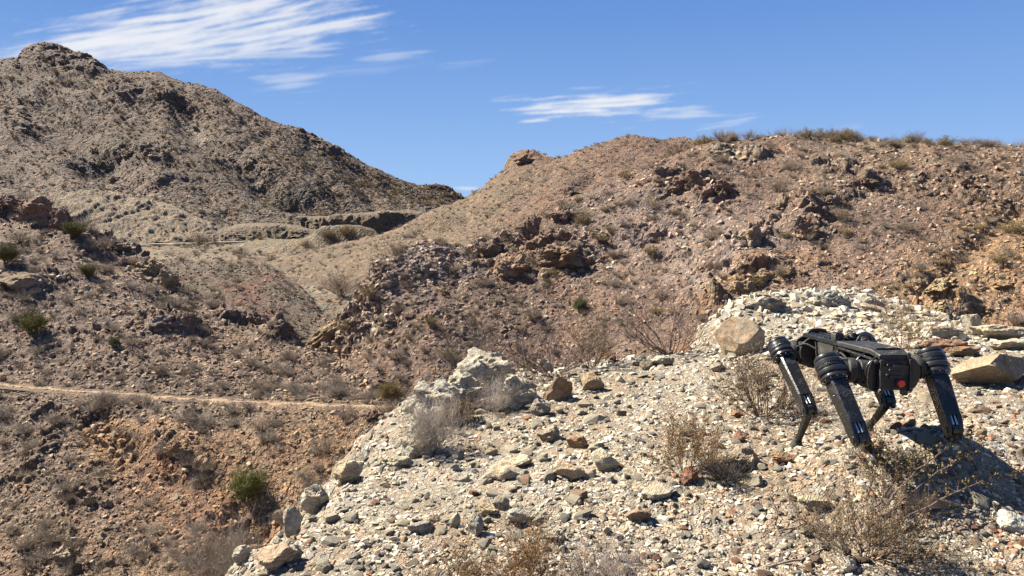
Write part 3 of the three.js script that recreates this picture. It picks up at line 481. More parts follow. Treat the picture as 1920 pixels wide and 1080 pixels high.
// ---------------------------------------------------------------- the pale ledge the camera and the robot stand on
const ledge = (() => {
  const pts = [[700, 1080, 2.8], [1000, 1080, 2.72], [1300, 1080, 2.66], [1600, 1080, 2.62], [1900, 1080, 2.58], [900, 960, 3.35], [1200, 960, 3.18], [1500, 960, 3.04], [1750, 935, 3.06], [1900, 940, 3.03], [900, 860, 4.25], [1200, 860, 3.85], [1495, 848, 3.75], [1620, 845, 3.28], [1785, 828, 3.28], [1625, 822, 3.9],
    [1000, 760, 5.3], [1300, 760, 4.9], [1700, 740, 4.7], [1900, 720, 4.8], [1385, 668, 6.3], [1150, 690, 6.5], [1500, 640, 7.0], [1700, 640, 6.6], [1400, 562, 8.65], [1560, 550, 9.3], [1640, 556, 9.3], [1550, 600, 8.0], [1780, 605, 7.9], [1920, 640, 6.8], [2100, 650, 6.6], [430, 1080, 2.95], [545, 985, 3.44], [640, 892, 4.13], [755, 852, 4.45], [770, 760, 5.6], [880, 700, 6.6], [1000, 692, 6.7], [1200, 672, 7.0], [1330, 652, 7.4]].map(([a, b, c]) => at(a, b, c));
  pts.push(V(0, .05, -.5), V(-1.2, -.05, -1), V(1.8, .12, -1), V(6, .3, -2), V(9, .4, -5), V(0, 0, 3), V(6, .5, 3));
  const n = pts.length, ker = (dx, dz) => { const r2 = dx * dx + dz * dz; return r2 < 1e-9 ? 0 : r2 * Math.log(r2); }, A = [];
  for (let i = 0; i < n + 3; i++) { const row = new Float64Array(n + 4); for (let j = 0; j < n; j++) row[j] = i < n ? ker(pts[i].x - pts[j].x, pts[i].z - pts[j].z) + (i === j ? .06 : 0) : [1, pts[j].x, pts[j].z][i - n]; if (i < n) { row[n] = 1; row[n + 1] = pts[i].x; row[n + 2] = pts[i].z; row[n + 3] = pts[i].y; } A.push(row); }
  for (let c = 0; c < n + 3; c++) { let p = c; for (let i = c + 1; i < n + 3; i++) if (Math.abs(A[i][c]) > Math.abs(A[p][c])) p = i; [A[c], A[p]] = [A[p], A[c]]; for (let i = 0; i < n + 3; i++) if (i !== c) { const f = A[i][c] / A[c][c]; if (f) for (let j = c; j < n + 4; j++) A[i][j] -= f * A[c][j]; } }
  const w = A.map((r, i) => r[n + 3] / r[i]);
  const rim = [[-1.6, -6], [-1.45, .5], [-1.3, 2], [-1.2, 2.95], [-1.08, 3.44], [-.99, 4.13], [-.78, 4.45], [-.92, 5.1], [-.84, 5.7], [-.5, 6.7], [.19, 6.85], [1.24, 7.15], [2.0, 7.55], [2.5, 8.5], [2.85, 9.0], [4.1, 9.7], [4.75, 9.7], [5.0, 8.5], [5.15, 7.7], [6.6, 7.4], [9, 7.2], [13, 4], [13, -6]];
  const outside = (x, d) => {   // metres beyond the rim, negative inside
    let best = 1e9, inside = false;
    for (let i = 0, j = rim.length - 1; i < rim.length; j = i++) {
      const [ax, ay] = rim[j], [bx, by] = rim[i], ex = bx - ax, ey = by - ay, t = clamp(((x - ax) * ex + (d - ay) * ey) / (ex * ex + ey * ey), 0, 1);
      best = Math.min(best, Math.hypot(x - ax - ex * t, d - ay - ey * t)); if ((ay > d) !== (by > d) && x < (bx - ax) * (d - ay) / (by - ay) + ax) inside = !inside;
    }
    return inside ? -best : best;
  };
  const plain = (x, z) => { let y = w[n] + w[n + 1] * x + w[n + 2] * z; for (let i = 0; i < n; i++) y += w[i] * ker(x - pts[i].x, z - pts[i].z); return y; };
  const height = (x, z) => {
    let o = outside(x, -z) + .10 * N2(x * 1.6, z * 1.6) + .05 * N2(x * 5, z * 5); let y = plain(x, z);
    if (o > -.25) { const q = o + .25; y -= q < .5 ? q * q * 1.1 : .275 + (q - .5) * 1.5; }
    return y + .022 * fbm(x * 1.3, 0, z * 1.3, 2) + .013 * ridged(x * 5, 1, z * 5, 2) + .006 * N2(x * 17, z * 17);
  };
  const near = 1.25, far = 13, rows = 420, cols = 520, s0 = -.95, s1 = 1.15, p = new Float32Array((rows + 1) * (cols + 1) * 3), uv = new Float32Array((rows + 1) * (cols + 1) * 2), col = new Float32Array(p.length), c = [0, 0, 0];
  for (let j = 0; j <= rows; j++) for (let i = 0; i <= cols; i++) {
    const d = near * Math.pow(far / near, j / rows), x = lerp(s0, s1, i / cols) * d, k = j * (cols + 1) + i, b = fbm(x * .9, 3, d * .9, 3), e = N2(x * 13, d * 13);
    p[k * 3] = x; p[k * 3 + 1] = height(x, -d); p[k * 3 + 2] = -d; uv[k * 2] = x; uv[k * 2 + 1] = d;
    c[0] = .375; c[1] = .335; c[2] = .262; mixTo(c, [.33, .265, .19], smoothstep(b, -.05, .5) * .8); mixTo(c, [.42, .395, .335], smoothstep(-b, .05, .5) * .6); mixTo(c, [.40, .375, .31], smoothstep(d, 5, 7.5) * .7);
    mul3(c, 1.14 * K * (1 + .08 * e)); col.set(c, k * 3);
  }
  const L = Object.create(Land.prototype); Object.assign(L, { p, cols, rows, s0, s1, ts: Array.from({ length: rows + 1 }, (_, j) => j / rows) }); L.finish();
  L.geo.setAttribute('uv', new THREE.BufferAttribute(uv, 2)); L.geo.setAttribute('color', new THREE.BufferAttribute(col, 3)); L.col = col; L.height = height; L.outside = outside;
  L.normalAt = (x, z) => { const e = .04; return V(height(x - e, z) - height(x + e, z), 2 * e, height(x, z - e) - height(x, z + e)).normalize(); };
  L.put = (px, py) => { const f = L.find(px, py); return f; };
  return L;
})();
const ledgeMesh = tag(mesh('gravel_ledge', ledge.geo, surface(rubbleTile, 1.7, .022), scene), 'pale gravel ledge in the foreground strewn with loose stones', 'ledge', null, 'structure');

// colours of loose stones on the ledge
const palette = [[.52, .49, .42], [.535, .505, .435], [.47, .42, .335], [.47, .37, .26], [.37, .355, .325], [.36, .20, .125], [.27, .135, .09], [.21, .145, .105], [.38, .26, .2]];
function stoneColour(r, x, d) {
  const rust = clamp((x - .1) * .35 + (3.6 - d) * .25, 0, 1) * .4 + .09, q = r(); let c;
  if (q < rust) c = palette[3 + Math.floor(r() * 6)]; else if (q < rust + .1) c = palette[4]; else c = palette[Math.floor(r() * 3)];
  const k = .72 + r() * .42; return [c[0] * k, c[1] * k, c[2] * k];
}
{
  const r = rng(900), list = [];
  for (let i = 0; i < 74000; i++) {
    const d = 1 / lerp(1 / 11.5, 1 / 1.5, r()), x = lerp(-.62, .95, r()) * d; const o = ledge.outside(x, d); if (o > .55) continue; const bare = fbm(x * 1.1 + 3, 7, d * 1.1, 3); if (bare > .18 && r() < .75) continue;
    const size = Math.min(.09, (2.0 + 7.5 * Math.pow(r(), 3.6)) * d / FOCAL * (d > 6 ? 1.15 : 1)) * .92, nn = ledge.normalAt(x, -d), pos = V(x, ledge.height(x, -d), -d);
    list.push({ m: poseOn(pos, nn, size, r, { sink: .42, tilt: .45, squash: .42 }), c: stoneColour(r, x, d), shape: Math.floor(r() * 10) });
  }
  scatter('gravel', 'small loose gravel and pebbles covering the pale ledge', 'gravel', list, stoneShapes);
}
{   // flat broken pieces of middling size between them
  const r = rng(911), list = [];
  for (let i = 0; i < 3600; i++) {
    const d = 1 / lerp(1 / 10.5, 1 / 1.9, r()), x = lerp(-.55, .85, r()) * d; if (ledge.outside(x, d) > .3) continue;
    const size = (6 + 6.5 * Math.pow(r(), 2.2)) * d / FOCAL; list.push({ m: poseOn(V(x, ledge.height(x, -d), -d), ledge.normalAt(x, -d), size, r, { sink: .36, tilt: .35, squash: .35 }), c: stoneColour(r, x, d), shape: Math.floor(r() * rockShapes.length) });
  }
  scatter('broken_stone', 'flat broken stones of middling size strewn over the ledge', 'stones', list, rockShapes, surface(rockTile, .5, .006, { vertexColors: false, color: rgb(1, .97, .9) }));
}
// the three hundred largest loose stones: pieces of the ledge, one by one
{
  const r = rng(901), mats = palette.map((c) => rockMat([c[0] * 1.12, c[1] * 1.07, c[2] * .97], .25, .004));
  let made = 0;
  while (made < 296) {
    const d = 1 / lerp(1 / 10.5, 1 / 2.0, r()), x = lerp(-.5, .74, r()) * d; if (ledge.outside(x, d) > -.02) continue;
    const size = (11 + 13 * Math.pow(r(), 2.2)) * d / FOCAL, m = new THREE.Mesh(stoneShapes2(made), mats[(() => { const q = r(), rust = clamp((x - .1) * .3 + (3.6 - d) * .2, 0, 1) * .4 + .15; return q < rust ? 3 + Math.floor(r() * 6) : q < rust + .12 ? 4 : Math.floor(r() * 3); })()]);
    m.name = 'stone'; m.castShadow = m.receiveShadow = true; m.applyMatrix4(poseOn(V(x, ledge.height(x, -d), -d), ledge.normalAt(x, -d), size, r, { sink: .3, tilt: .4, squash: .3 })); ledgeMesh.add(m); made++;
  }
}
function stoneShapes2(i) { return rockShapes[i % rockShapes.length]; }

// ---------------------------------------------------------------- rubble on the slopes
function rubble(name, label, land, count, seed, { lo, hi, pow, sink = .3, tilt = .5, t0 = 0, t1 = 99, tone = [.8, 1.5], skip, tints = [] }) {
  const r = rng(seed), list = [];
  for (let i = 0; i < count; i++) {
    const f = land.pick(r, t0, t1); if (!f || (skip && skip(f))) continue;
    const R = land.rockAt ? land.rockAt(f.pos.x, f.pos.y, f.pos.z) : 0, size = (lo + (hi - lo) * Math.pow(r(), pow) * (1 + .8 * R)) * f.d / FOCAL / 2, k = .9 * (tone[0] + (tone[1] - tone[0]) * r()) / K, q = f.k * 3;
    let c = [land.col[q] * k, land.col[q + 1] * k, land.col[q + 2] * k]; if (tints.length && r() < .3) { const z = tints[Math.floor(r() * tints.length)]; c = mul(z, .75 + r() * .5); }
    list.push({ m: poseOn(f.pos, f.normal, size, r, { sink, tilt, squash: .4 }), c, shape: Math.floor(r() * 10) });
  }
  return scatter(name, label, 'rubble', list, stoneShapes);
}
const offTrail = (f) => f.t > 2.97 && f.t < 4.03;
{   // white broken rubble heaped on the far mound
  const r = rng(930), list = [];
  for (let i = 0; i < 1900; i++) {
    const d = lerp(6.4, 10.2, r()), x = lerp(2.2, 5.6, r()); if (ledge.outside(x, d) > .5 || x / d < .27) continue;
    const size = (3 + 10 * Math.pow(r(), 3.5)) * d / FOCAL, k = .7 + .4 * r(), c = r() < .25 ? [.42, .35, .26] : [.5, .465, .395];
    list.push({ m: poseOn(V(x, ledge.height(x, -d), -d), ledge.normalAt(x, -d), size, r, { sink: .3, tilt: .7, squash: .35 }), c: mul(c, k), shape: Math.floor(r() * 10) });
  }
  scatter('mound_rubble', 'white broken rubble heaped on the far mound of the ledge', 'rubble', list, stoneShapes);
}
rubble('slope_rubble', 'loose brown rubble lying all over the left slope', left, 40000, 61, { lo: 1.7, hi: 13, pow: 5, sink: .42, skip: offTrail, tints: [[.3, .235, .17], [.28, .2, .14], [.34, .27, .19]] });
rubble('hillside_rubble', 'loose pinkish rubble lying all over the right hillside', right, 38000, 62, { lo: 1.5, hi: 11, pow: 5.5, sink: .42, tints: [[.36, .28, .22], [.3, .2, .14], [.38, .33, .27]] });
rubble('hill_rubble', 'small scattered stones on the smooth tan hill', hump, 8000, 63, { lo: 1.2, hi: 5, pow: 5, tints: [[.3, .2, .15]] });
rubble('mountain_rubble', 'boulders and rubble scattered over the dark mountain', mountain, 30000, 64, { t1: 3.9, lo: 1.2, hi: 5.0, pow: 5, sink: .4, tone: [.7, 1.5], tints: [[.26, .21, .175], [.29, .245, .21], [.15, .115, .095]] });
rubble('valley_rubble', 'small stones and clods scattered on the valley floor', valley, 2500, 65, { lo: 1.6, hi: 5, pow: 3 });
rubble('spur_rubble', 'dark red rubble scattered over the low spur', spur, 7000, 66, { lo: 2, hi: 8, pow: 3.5, tints: [[.2, .09, .065], [.3, .24, .17]] });

// ---------------------------------------------------------------- boulders and outcrops
// [name, label, category, land, pixel x, pixel y of the foot, width px, height px, colour, options]
function boulder(name, label, category, land, px, py, wpx, hpx, col, { seed = 1, detail = 9, cuts = 12, rough = .06, strata = 0, keep = .72, turn = 0, deep = .9, sink = .2, tilt = [0, 0], group, smooth = false, tex = .7, bump = .02, block = .12 } = {}) {
  if (smooth) block = 0;
  const f = land.find(px, py), w = wpx * f.d / FOCAL, h = hpx * f.d / FOCAL, g = rockGeo(seed, detail, { flat: 1, cuts, rough, strata, keep, block, raw: true });
  g.computeBoundingBox(); const b = g.boundingBox, sx = w / (b.max.x - b.min.x), sy = h * (1 + sink) / (b.max.y - b.min.y), sz = w * deep / (b.max.z - b.min.z);
  g.translate(-(b.max.x + b.min.x) / 2, -b.min.y, -(b.max.z + b.min.z) / 2); g.scale(sx, sy, sz);
  g.setAttribute('uv', new THREE.BufferAttribute(new Float32Array(g.attributes.position.count * 2), 2)); const uv = g.attributes.uv, p = g.attributes.position; for (let i = 0; i < uv.count; i++) uv.setXY(i, p.getX(i) + p.getZ(i) * .6 + seed, p.getY(i) * 1.2 + p.getZ(i) * .4);
  g.rotateZ(tilt[0]); g.rotateX(tilt[1]); if (turn) g.rotateY(turn);
  g.computeVertexNormals(); const gg = smooth ? g : toCreasedNormals(g, .6);
  (land.sights ??= []).push({ pos: f.pos, text: label });
  const m = mesh(name, gg, rockMat(col, tex, bump), scene); m.position.copy(f.pos); m.position.y -= h * sink; m.position.z -= w * deep * .3; m.position.x += f.pos.x / f.d * -w * deep * -.3 * 1;
  return tag(m, label, category, group);
}
const white = [.44, .415, .35], cream = [.45, .38, .28], tan = [.40, .29, .19], grey = [.30, .285, .255], rust = [.27, .145, .10], brown = [.26, .185, .13];
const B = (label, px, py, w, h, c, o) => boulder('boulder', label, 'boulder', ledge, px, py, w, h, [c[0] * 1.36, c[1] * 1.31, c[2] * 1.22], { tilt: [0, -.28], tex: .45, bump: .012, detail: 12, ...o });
B('rounded tan boulder with pale top at the far ledge rim', 1388, 668, 98, 72, [.38, .305, .23], { seed: 3, cuts: 8, rough: .015, smooth: true, keep: .78, detail: 20, bump: .004 });
B('large tan boulder with a shaded flat face beside the robot', 1856, 724, 172, 60, [.33, .265, .19], { seed: 14, cuts: 7, rough: .03, detail: 24, turn: .3, deep: .6, smooth: true, tilt: [0, 0], keep: .66 });
B('flat pale stone lying in front of the large tan boulder', 1815, 722, 42, 18, [.47, .40, .3], { seed: 15 });
B('brown slab leaning on edge behind the foreground gravel', 1058, 748, 64, 50, [.30, .215, .14], { seed: 16, tilt: [.5, .1], deep: .5, cuts: 9, keep: .62 });
B('squat tan rock just right of the leaning brown slab', 1112, 736, 46, 36, [.36, .28, .19], { seed: 17 });
B('dark round knobbly rock below the leaning slab', 1014, 780, 42, 32, grey, { seed: 18, rough: .1 });
B('pale rounded boulder in the middle of the gravel', 1135, 884, 58, 40, white, { seed: 19, rough: .03, smooth: true, cuts: 9, detail: 16 });
B('pale wedge of rock with brown underside on the gravel', 1062, 900, 66, 30, [.43, .33, .23], { seed: 20, tilt: [-.25, 0], deep: .6 });
B('long pale slab casting shadow near the orange shrubs', 985, 988, 78, 32, white, { seed: 21, deep: .55 });
B('rounded grey stone above the long pale slab', 940, 960, 34, 30, [.34, .32, .295], { seed: 22 });
B('flat tan stone touching the rounded grey stone', 912, 972, 46, 26, [.42, .34, .24], { seed: 23, deep: .7 });
B('lumpy grey and white rock left of the long slab', 890, 1006, 36, 42, [.36, .34, .3], { seed: 24, rough: .1 });
B('small upright white rock in the lower gravel', 852, 990, 24, 28, white, { seed: 25 });
B('low grey oval rock in the lower left gravel', 787, 1004, 54, 22, [.36, .34, .30], { seed: 26, smooth: true });
B('pale blunt rock above the dry grey twigs at the bottom', 1034, 1020, 54, 30, [.42, .385, .315], { seed: 27, rough: .09 });
B('brown brick shaped stone in the middle gravel', 1082, 842, 42, 24, [.32, .21, .13], { seed: 28, cuts: 6, keep: .62 });
B('dark crusted rock above the brown brick shaped stone', 1028, 830, 48, 32, [.29, .24, .185], { seed: 29, rough: .11 });
B('brown flat rock low on the right gravel', 1196, 980, 54, 26, [.27, .20, .15], { seed: 30 });
B('reddish block at the foot of the small golden shrub', 1291, 912, 40, 36, rust, { seed: 31, cuts: 8 });
B('grey lichen covered boulder left of the robot foot', 1395, 888, 66, 50, [.33, .29, .23], { seed: 32, rough: .09, detail: 18 });
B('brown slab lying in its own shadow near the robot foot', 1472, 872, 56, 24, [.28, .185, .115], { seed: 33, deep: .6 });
B('small red stone between the shrub and the grey boulder', 1386, 830, 26, 22, rust, { seed: 34 });
B('upright white rock standing at the left rim', 546, 1008, 38, 56, [.42, .40, .35], { seed: 35, rough: .07, detail: 16 });
B('broad pinkish tan block at the bottom left rim', 520, 1072, 84, 46, [.41, .325, .25], { seed: 36, detail: 16 });
B('grey angular rock at the lower end of the rim', 452, 1058, 36, 32, [.38, .35, .3], { seed: 37 });
B('pale knob beside the broad pinkish block', 552, 1052, 30, 28, [.42, .39, .33], { seed: 38 });
B('cracked white block above the upright rim rock', 592, 965, 66, 52, [.43, .41, .36], { seed: 39, rough: .08, detail: 16 });
B('cream coloured rock on the rim below the outcrop', 652, 908, 60, 40, [.46, .40, .31], { seed: 40, rough: .08, detail: 16 });
B('long pale rock lying near the rim below the outcrop', 745, 880, 66, 22, [.43, .39, .31], { seed: 41, deep: .7 });
B('bright white rock at the right edge of the gravel', 1898, 1002, 62, 40, [.52, .50, .46], { seed: 42 });
B('small white rock at the bottom behind the dead twigs', 1588, 1076, 34, 30, [.5, .48, .43], { seed: 43 });
B('broad flat tan slab half in the robot shadow', 1740, 958, 118, 30, [.45, .36, .25], { seed: 44, deep: .5, cuts: 9, keep: .65 });
B('flat cream slab behind the foreground shrub', 1528, 960, 66, 28, [.47, .41, .3], { seed: 45, deep: .5 });
B('white pointed rock near the right end of the ledge', 1822, 628, 36, 38, [.46, .435, .38], { seed: 46 });
B('wide pale slab beside the white pointed rock', 1882, 640, 120, 30, [.47, .42, .33], { seed: 47, deep: .6 });
B('flat grey topped slab behind the robot', 1770, 636, 66, 22, [.40, .36, .29], { seed: 48, deep: .7 });
B('dark red flat rock behind the robot hip', 1772, 660, 92, 24, [.27, .165, .115], { seed: 49, deep: .6 });
B('long rusty brown flat rock below the dark red one', 1800, 668, 80, 16, [.30, .20, .12], { seed: 50, deep: .6 });
B('pale flat rock at the right edge above the big boulder', 1900, 660, 90, 24, [.45, .41, .33], { seed: 51, deep: .7 });
B('pale flat slab at the rim under the bare shrub', 1242, 688, 50, 20, [.42, .375, .29], { seed: 52, deep: .8 });
B('dark wedge stone next to the pale rim slab', 1212, 694, 26, 20, [.27, .24, .2], { seed: 53 });
B('flat embedded pale rock below the golden shrub', 1235, 938, 72, 26, [.40, .375, .315], { seed: 54, sink: .6, smooth: true });
B('flat embedded cream rock left of the pale wedge', 952, 900, 92, 26, [.43, .385, .305], { seed: 55, sink: .7, deep: .8, smooth: true });
B('half buried pale rock above the embedded cream rock', 965, 880, 70, 22, [.42, .37, .28], { seed: 56, sink: .6 });
// the white outcrop on the rim
const W = (label, px, py, w, h, o) => boulder('rock_outcrop', label, 'rock outcrop', ledge, px, py, w, h, [.78, .715, .59], { tilt: [0, -.6], cuts: 22, rough: .06, keep: .64, detail: 26, tex: .55, bump: .03, sink: .3, deep: .8, block: .5, ...o });
W('tall white craggy rock at the top of the rim outcrop', 905, 745, 120, 96, { seed: 70 });
W('white craggy block below the tall rim rock', 972, 772, 92, 74, { seed: 71 });
W('broad white knobbly rock at the left of the rim outcrop', 806, 806, 124, 96, { seed: 72, rough: .12 });
W('white tapered rock foot at the left end of the outcrop', 782, 864, 74, 76, { seed: 73, deep: .7 });
W('low white rubbly hump joining the rim outcrop', 858, 782, 120, 78, { seed: 74, rough: .13 });
W('small white rock at the rim under the bare branches', 1025, 700, 46, 30, { seed: 75 });
boulder('rock_outcrop', 'white knobbly rock hump at the far end of the ledge', 'rock outcrop', ledge, 1556, 578, 76, 30, [.56, .54, .48], { seed: 76, rough: .10, detail: 20, sink: .6, tilt: [0, -.4], tex: .6, bump: .03 });
boulder('rock_outcrop', 'small white rock hump right of the far knobbly one', 'rock outcrop', ledge, 1632, 578, 60, 30, [.56, .54, .48], { seed: 77, rough: .10, detail: 20, sink: .6, tilt: [0, -.4], tex: .6, bump: .03 });
boulder('rock_outcrop', 'white mound crest beside the rounded tan boulder', 'rock outcrop', ledge, 1440, 586, 100, 38, [.56, .54, .48], { seed: 78, rough: .10, detail: 20, sink: .7, tilt: [0, -.4], tex: .6, bump: .03 });

// outcrops on the hillsides
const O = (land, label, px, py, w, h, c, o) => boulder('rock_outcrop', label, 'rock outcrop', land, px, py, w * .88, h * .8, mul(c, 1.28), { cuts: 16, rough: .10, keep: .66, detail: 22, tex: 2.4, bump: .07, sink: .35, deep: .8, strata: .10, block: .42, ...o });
O(right, 'dark pointed rock standing at the hillside edge', 1003, 448, 52, 56, [.22, .155, .125], { seed: 80, tilt: [.2, 0] });
O(right, 'dark leaning rock right of the pointed one', 1047, 425, 62, 44, [.2, .135, .11], { seed: 81, tilt: [-.25, 0] });
O(right, 'broad brown craggy outcrop below the dark pointed rock', 1050, 508, 120, 62, [.29, .2, .135], { seed: 82, detail: 26 });
O(right, 'brown ribbed outcrop sloping left of the broad one', 975, 520, 76, 52, [.3, .205, .14], { seed: 83, tilt: [.4, 0] });
O(right, 'brown craggy outcrop high on the left shoulder', 918, 478, 58, 36, [.24, .17, .135], { seed: 84 });
O(right, 'purple grey craggy knob at the hillside nose', 805, 512, 70, 26, [.3, .235, .2], { seed: 85, detail: 20, sink: .9 });
O(right, 'tan rock with brown shadowed side in the hillside middle', 1510, 445, 58, 52, [.30, .2, .14], { seed: 87 });
O(right, 'pale tan rock pair left of the brown sided one', 1420, 460, 62, 46, [.37, .29, .21], { seed: 88, tilt: [.4, 0] });
O(right, 'pale slanted rock above the brown sided one', 1470, 392, 44, 40, [.33, .25, .18], { seed: 89 });
O(right, 'layered tan rock ledge above the pale mound', 1400, 556, 66, 44, [.36, .26, .165], { seed: 90, tilt: [.35, 0], strata: .2 });
O(right, 'blocky tan rock at the top of the layered ledge', 1430, 530, 52, 34, [.36, .265, .17], { seed: 91 });
O(right, 'rounded tan boulder right of the layered ledge', 1482, 516, 40, 24, [.34, .24, .15], { seed: 92 });
O(right, 'dark jagged rock on the upper hillside', 1270, 360, 52, 30, [.24, .16, .125], { seed: 93, tilt: [.4, 0] });
O(right, 'pale slab pair near the hillside skyline', 1352, 290, 46, 20, [.34, .28, .2], { seed: 94, tilt: [.3, 0] });
O(right, 'pale slab at the skyline by the first bushes', 1412, 285, 42, 20, [.34, .28, .21], { seed: 95 });
O(right, 'reddish rock below the smooth hill boundary', 1355, 355, 40, 26, [.27, .175, .135], { seed: 96 });
O(right, 'brown rock high on the right hillside', 1565, 385, 40, 28, [.25, .175, .13], { seed: 97, tilt: [.3, 0] });
O(right, 'dark rock shelf on the upper right hillside', 1625, 350, 50, 24, [.22, .155, .115], { seed: 98 });
O(right, 'brown rock with pale foot on the far right slope', 1815, 355, 40, 26, [.26, .175, .125], { seed: 99 });
O(right, 'orange rock ledges at the right end of the hillside', 1885, 545, 60, 22, [.36, .235, .13], { seed: 130, strata: .1 });
O(right, 'long orange rock rib beside the pale boulders', 1770, 545, 84, 32, [.35, .25, .14], { seed: 131, tilt: [.45, 0], strata: .2 });
O(right, 'tan rock rib just beyond the ledge end', 1760, 585, 70, 28, [.35, .26, .15], { seed: 132, tilt: [.35, 0] });
O(right, 'dark split rock behind the ledge end', 1800, 590, 54, 30, [.30, .2, .12], { seed: 133 });
O(right, 'round pale boulder on the right hillside', 1725, 535, 26, 18, [.40, .33, .24], { seed: 134, strata: 0, rough: .05 });
O(right, 'golden brown tilted rock wall in the ravine bottom', 626, 640, 128, 40, [.38, .27, .16], { seed: 135, tilt: [.55, -.2], deep: .3, strata: .05, cuts: 9, block: .15, rough: .06 });
O(right, 'brown rock knuckle low on the ravine side', 672, 622, 46, 30, [.29, .2, .14], { seed: 137 });
O(left, 'big reddish boulder pile at the left edge of the crest', 66, 412, 92, 58, [.28, .185, .14], { seed: 140, detail: 26, strata: .05 });
O(left, 'cracked red boulder right of the crest pile', 108, 425, 56, 48, [.24, .15, .115], { seed: 141, tilt: [-.3, 0] });
O(left, 'flat topped red boulder at the picture edge on the crest', 14, 392, 62, 36, [.28, .185, .145], { seed: 142 });
O(left, 'smooth upright pale boulder on the left crest', 206, 446, 30, 24, [.40, .31, .23], { seed: 143, tilt: [.5, 0], strata: 0, rough: .05, smooth: true });
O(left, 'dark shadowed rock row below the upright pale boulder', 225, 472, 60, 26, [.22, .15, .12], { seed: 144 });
O(left, 'tan jagged outcrop on the crest of the left slope', 282, 518, 66, 42, [.34, .26, .17], { seed: 145, detail: 24 });
O(left, 'tan spiky outcrop at the lower end of the jagged one', 316, 540, 50, 42, [.35, .27, .175], { seed: 146 });
O(left, 'low brown boulder casting a dark shadow at the left edge', 40, 545, 110, 44, [.26, .185, .125], { seed: 147, smooth: true, strata: .04 });
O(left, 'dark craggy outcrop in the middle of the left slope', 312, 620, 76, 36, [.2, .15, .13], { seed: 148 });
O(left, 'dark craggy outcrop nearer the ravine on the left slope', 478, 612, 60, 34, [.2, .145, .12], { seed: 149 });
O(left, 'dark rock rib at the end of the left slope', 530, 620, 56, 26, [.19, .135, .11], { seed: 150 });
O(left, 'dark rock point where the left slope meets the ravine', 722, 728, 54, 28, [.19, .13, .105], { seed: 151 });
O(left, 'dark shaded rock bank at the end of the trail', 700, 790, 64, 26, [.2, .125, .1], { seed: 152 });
O(left, 'orange boulder with a dark hollow below the trail', 338, 858, 58, 34, [.32, .21, .12], { seed: 153, strata: .05 });
O(left, 'pale lumpy boulder near the bottom left corner', 122, 1056, 52, 38, [.34, .27, .19], { seed: 154, strata: 0 });
O(left, 'tan angular rock left of the green bush', 170, 950, 30, 30, [.35, .27, .19], { seed: 155, strata: 0 });
O(left, 'rounded tan rock beside the tan angular one', 200, 952, 32, 22, [.34, .26, .185], { seed: 156, strata: 0 });
O(left, 'orange broken rocks at the gully bottom', 488, 1008, 52, 30, [.33, .22, .12], { seed: 157 });
O(hump, 'brown rock cap on the crest of the smooth hill', 985, 305, 52, 20, [.31, .21, .16], { seed: 160 });
O(hump, 'dark rock bar on the flank of the smooth hill', 1078, 366, 34, 14, [.17, .13, .1], { seed: 161, tilt: [.6, 0] });
// crags on the mountain
const crags = [[85, 110, 46, 26], [120, 118, 50, 28], [40, 125, 40, 24], [150, 130, 36, 22], [230, 178, 56, 30], [300, 185, 60, 28], [180, 285, 50, 30], [245, 292, 54, 32], [290, 298, 40, 26], [440, 305, 40, 26], [470, 312, 36, 26], [590, 258, 44, 16], [835, 362, 40, 16], [20, 205, 50, 26], [215, 340, 44, 26], [370, 245, 26, 22]];
const cragNames = ['jagged crag on the very top of the mountain peak', 'crag just right of the mountain peak top', 'crag on the left shoulder of the mountain peak', 'crag on the right shoulder of the mountain peak', 'dark crag band high on the flank, below the peak', 'long dark crag right of the high flank band', 'crag over the dark gully in the mountain middle', 'broad crag in the middle of the mountain', 'small crag right of the broad middle crag', 'crag above the pale gully on the mountain', 'crag at the foot of the pale gully', 'low crag on the falling mountain skyline', 'last crag where the mountain skyline ends', 'crag at the left picture edge below the skyline', 'crag low on the mountain above the cut bank', 'small pale crag beside the upper pale gully'];
crags.forEach(([px, py, w, h], i) => O(mountain, cragNames[i], px, py + (i === 11 || i === 12 ? 6 : 0), w * .65, h * .5, [.29, .225, .17], { seed: 170 + i, tex: 14, bump: .5, group: 'crags of the mountain', sink: .6, detail: 12 }));

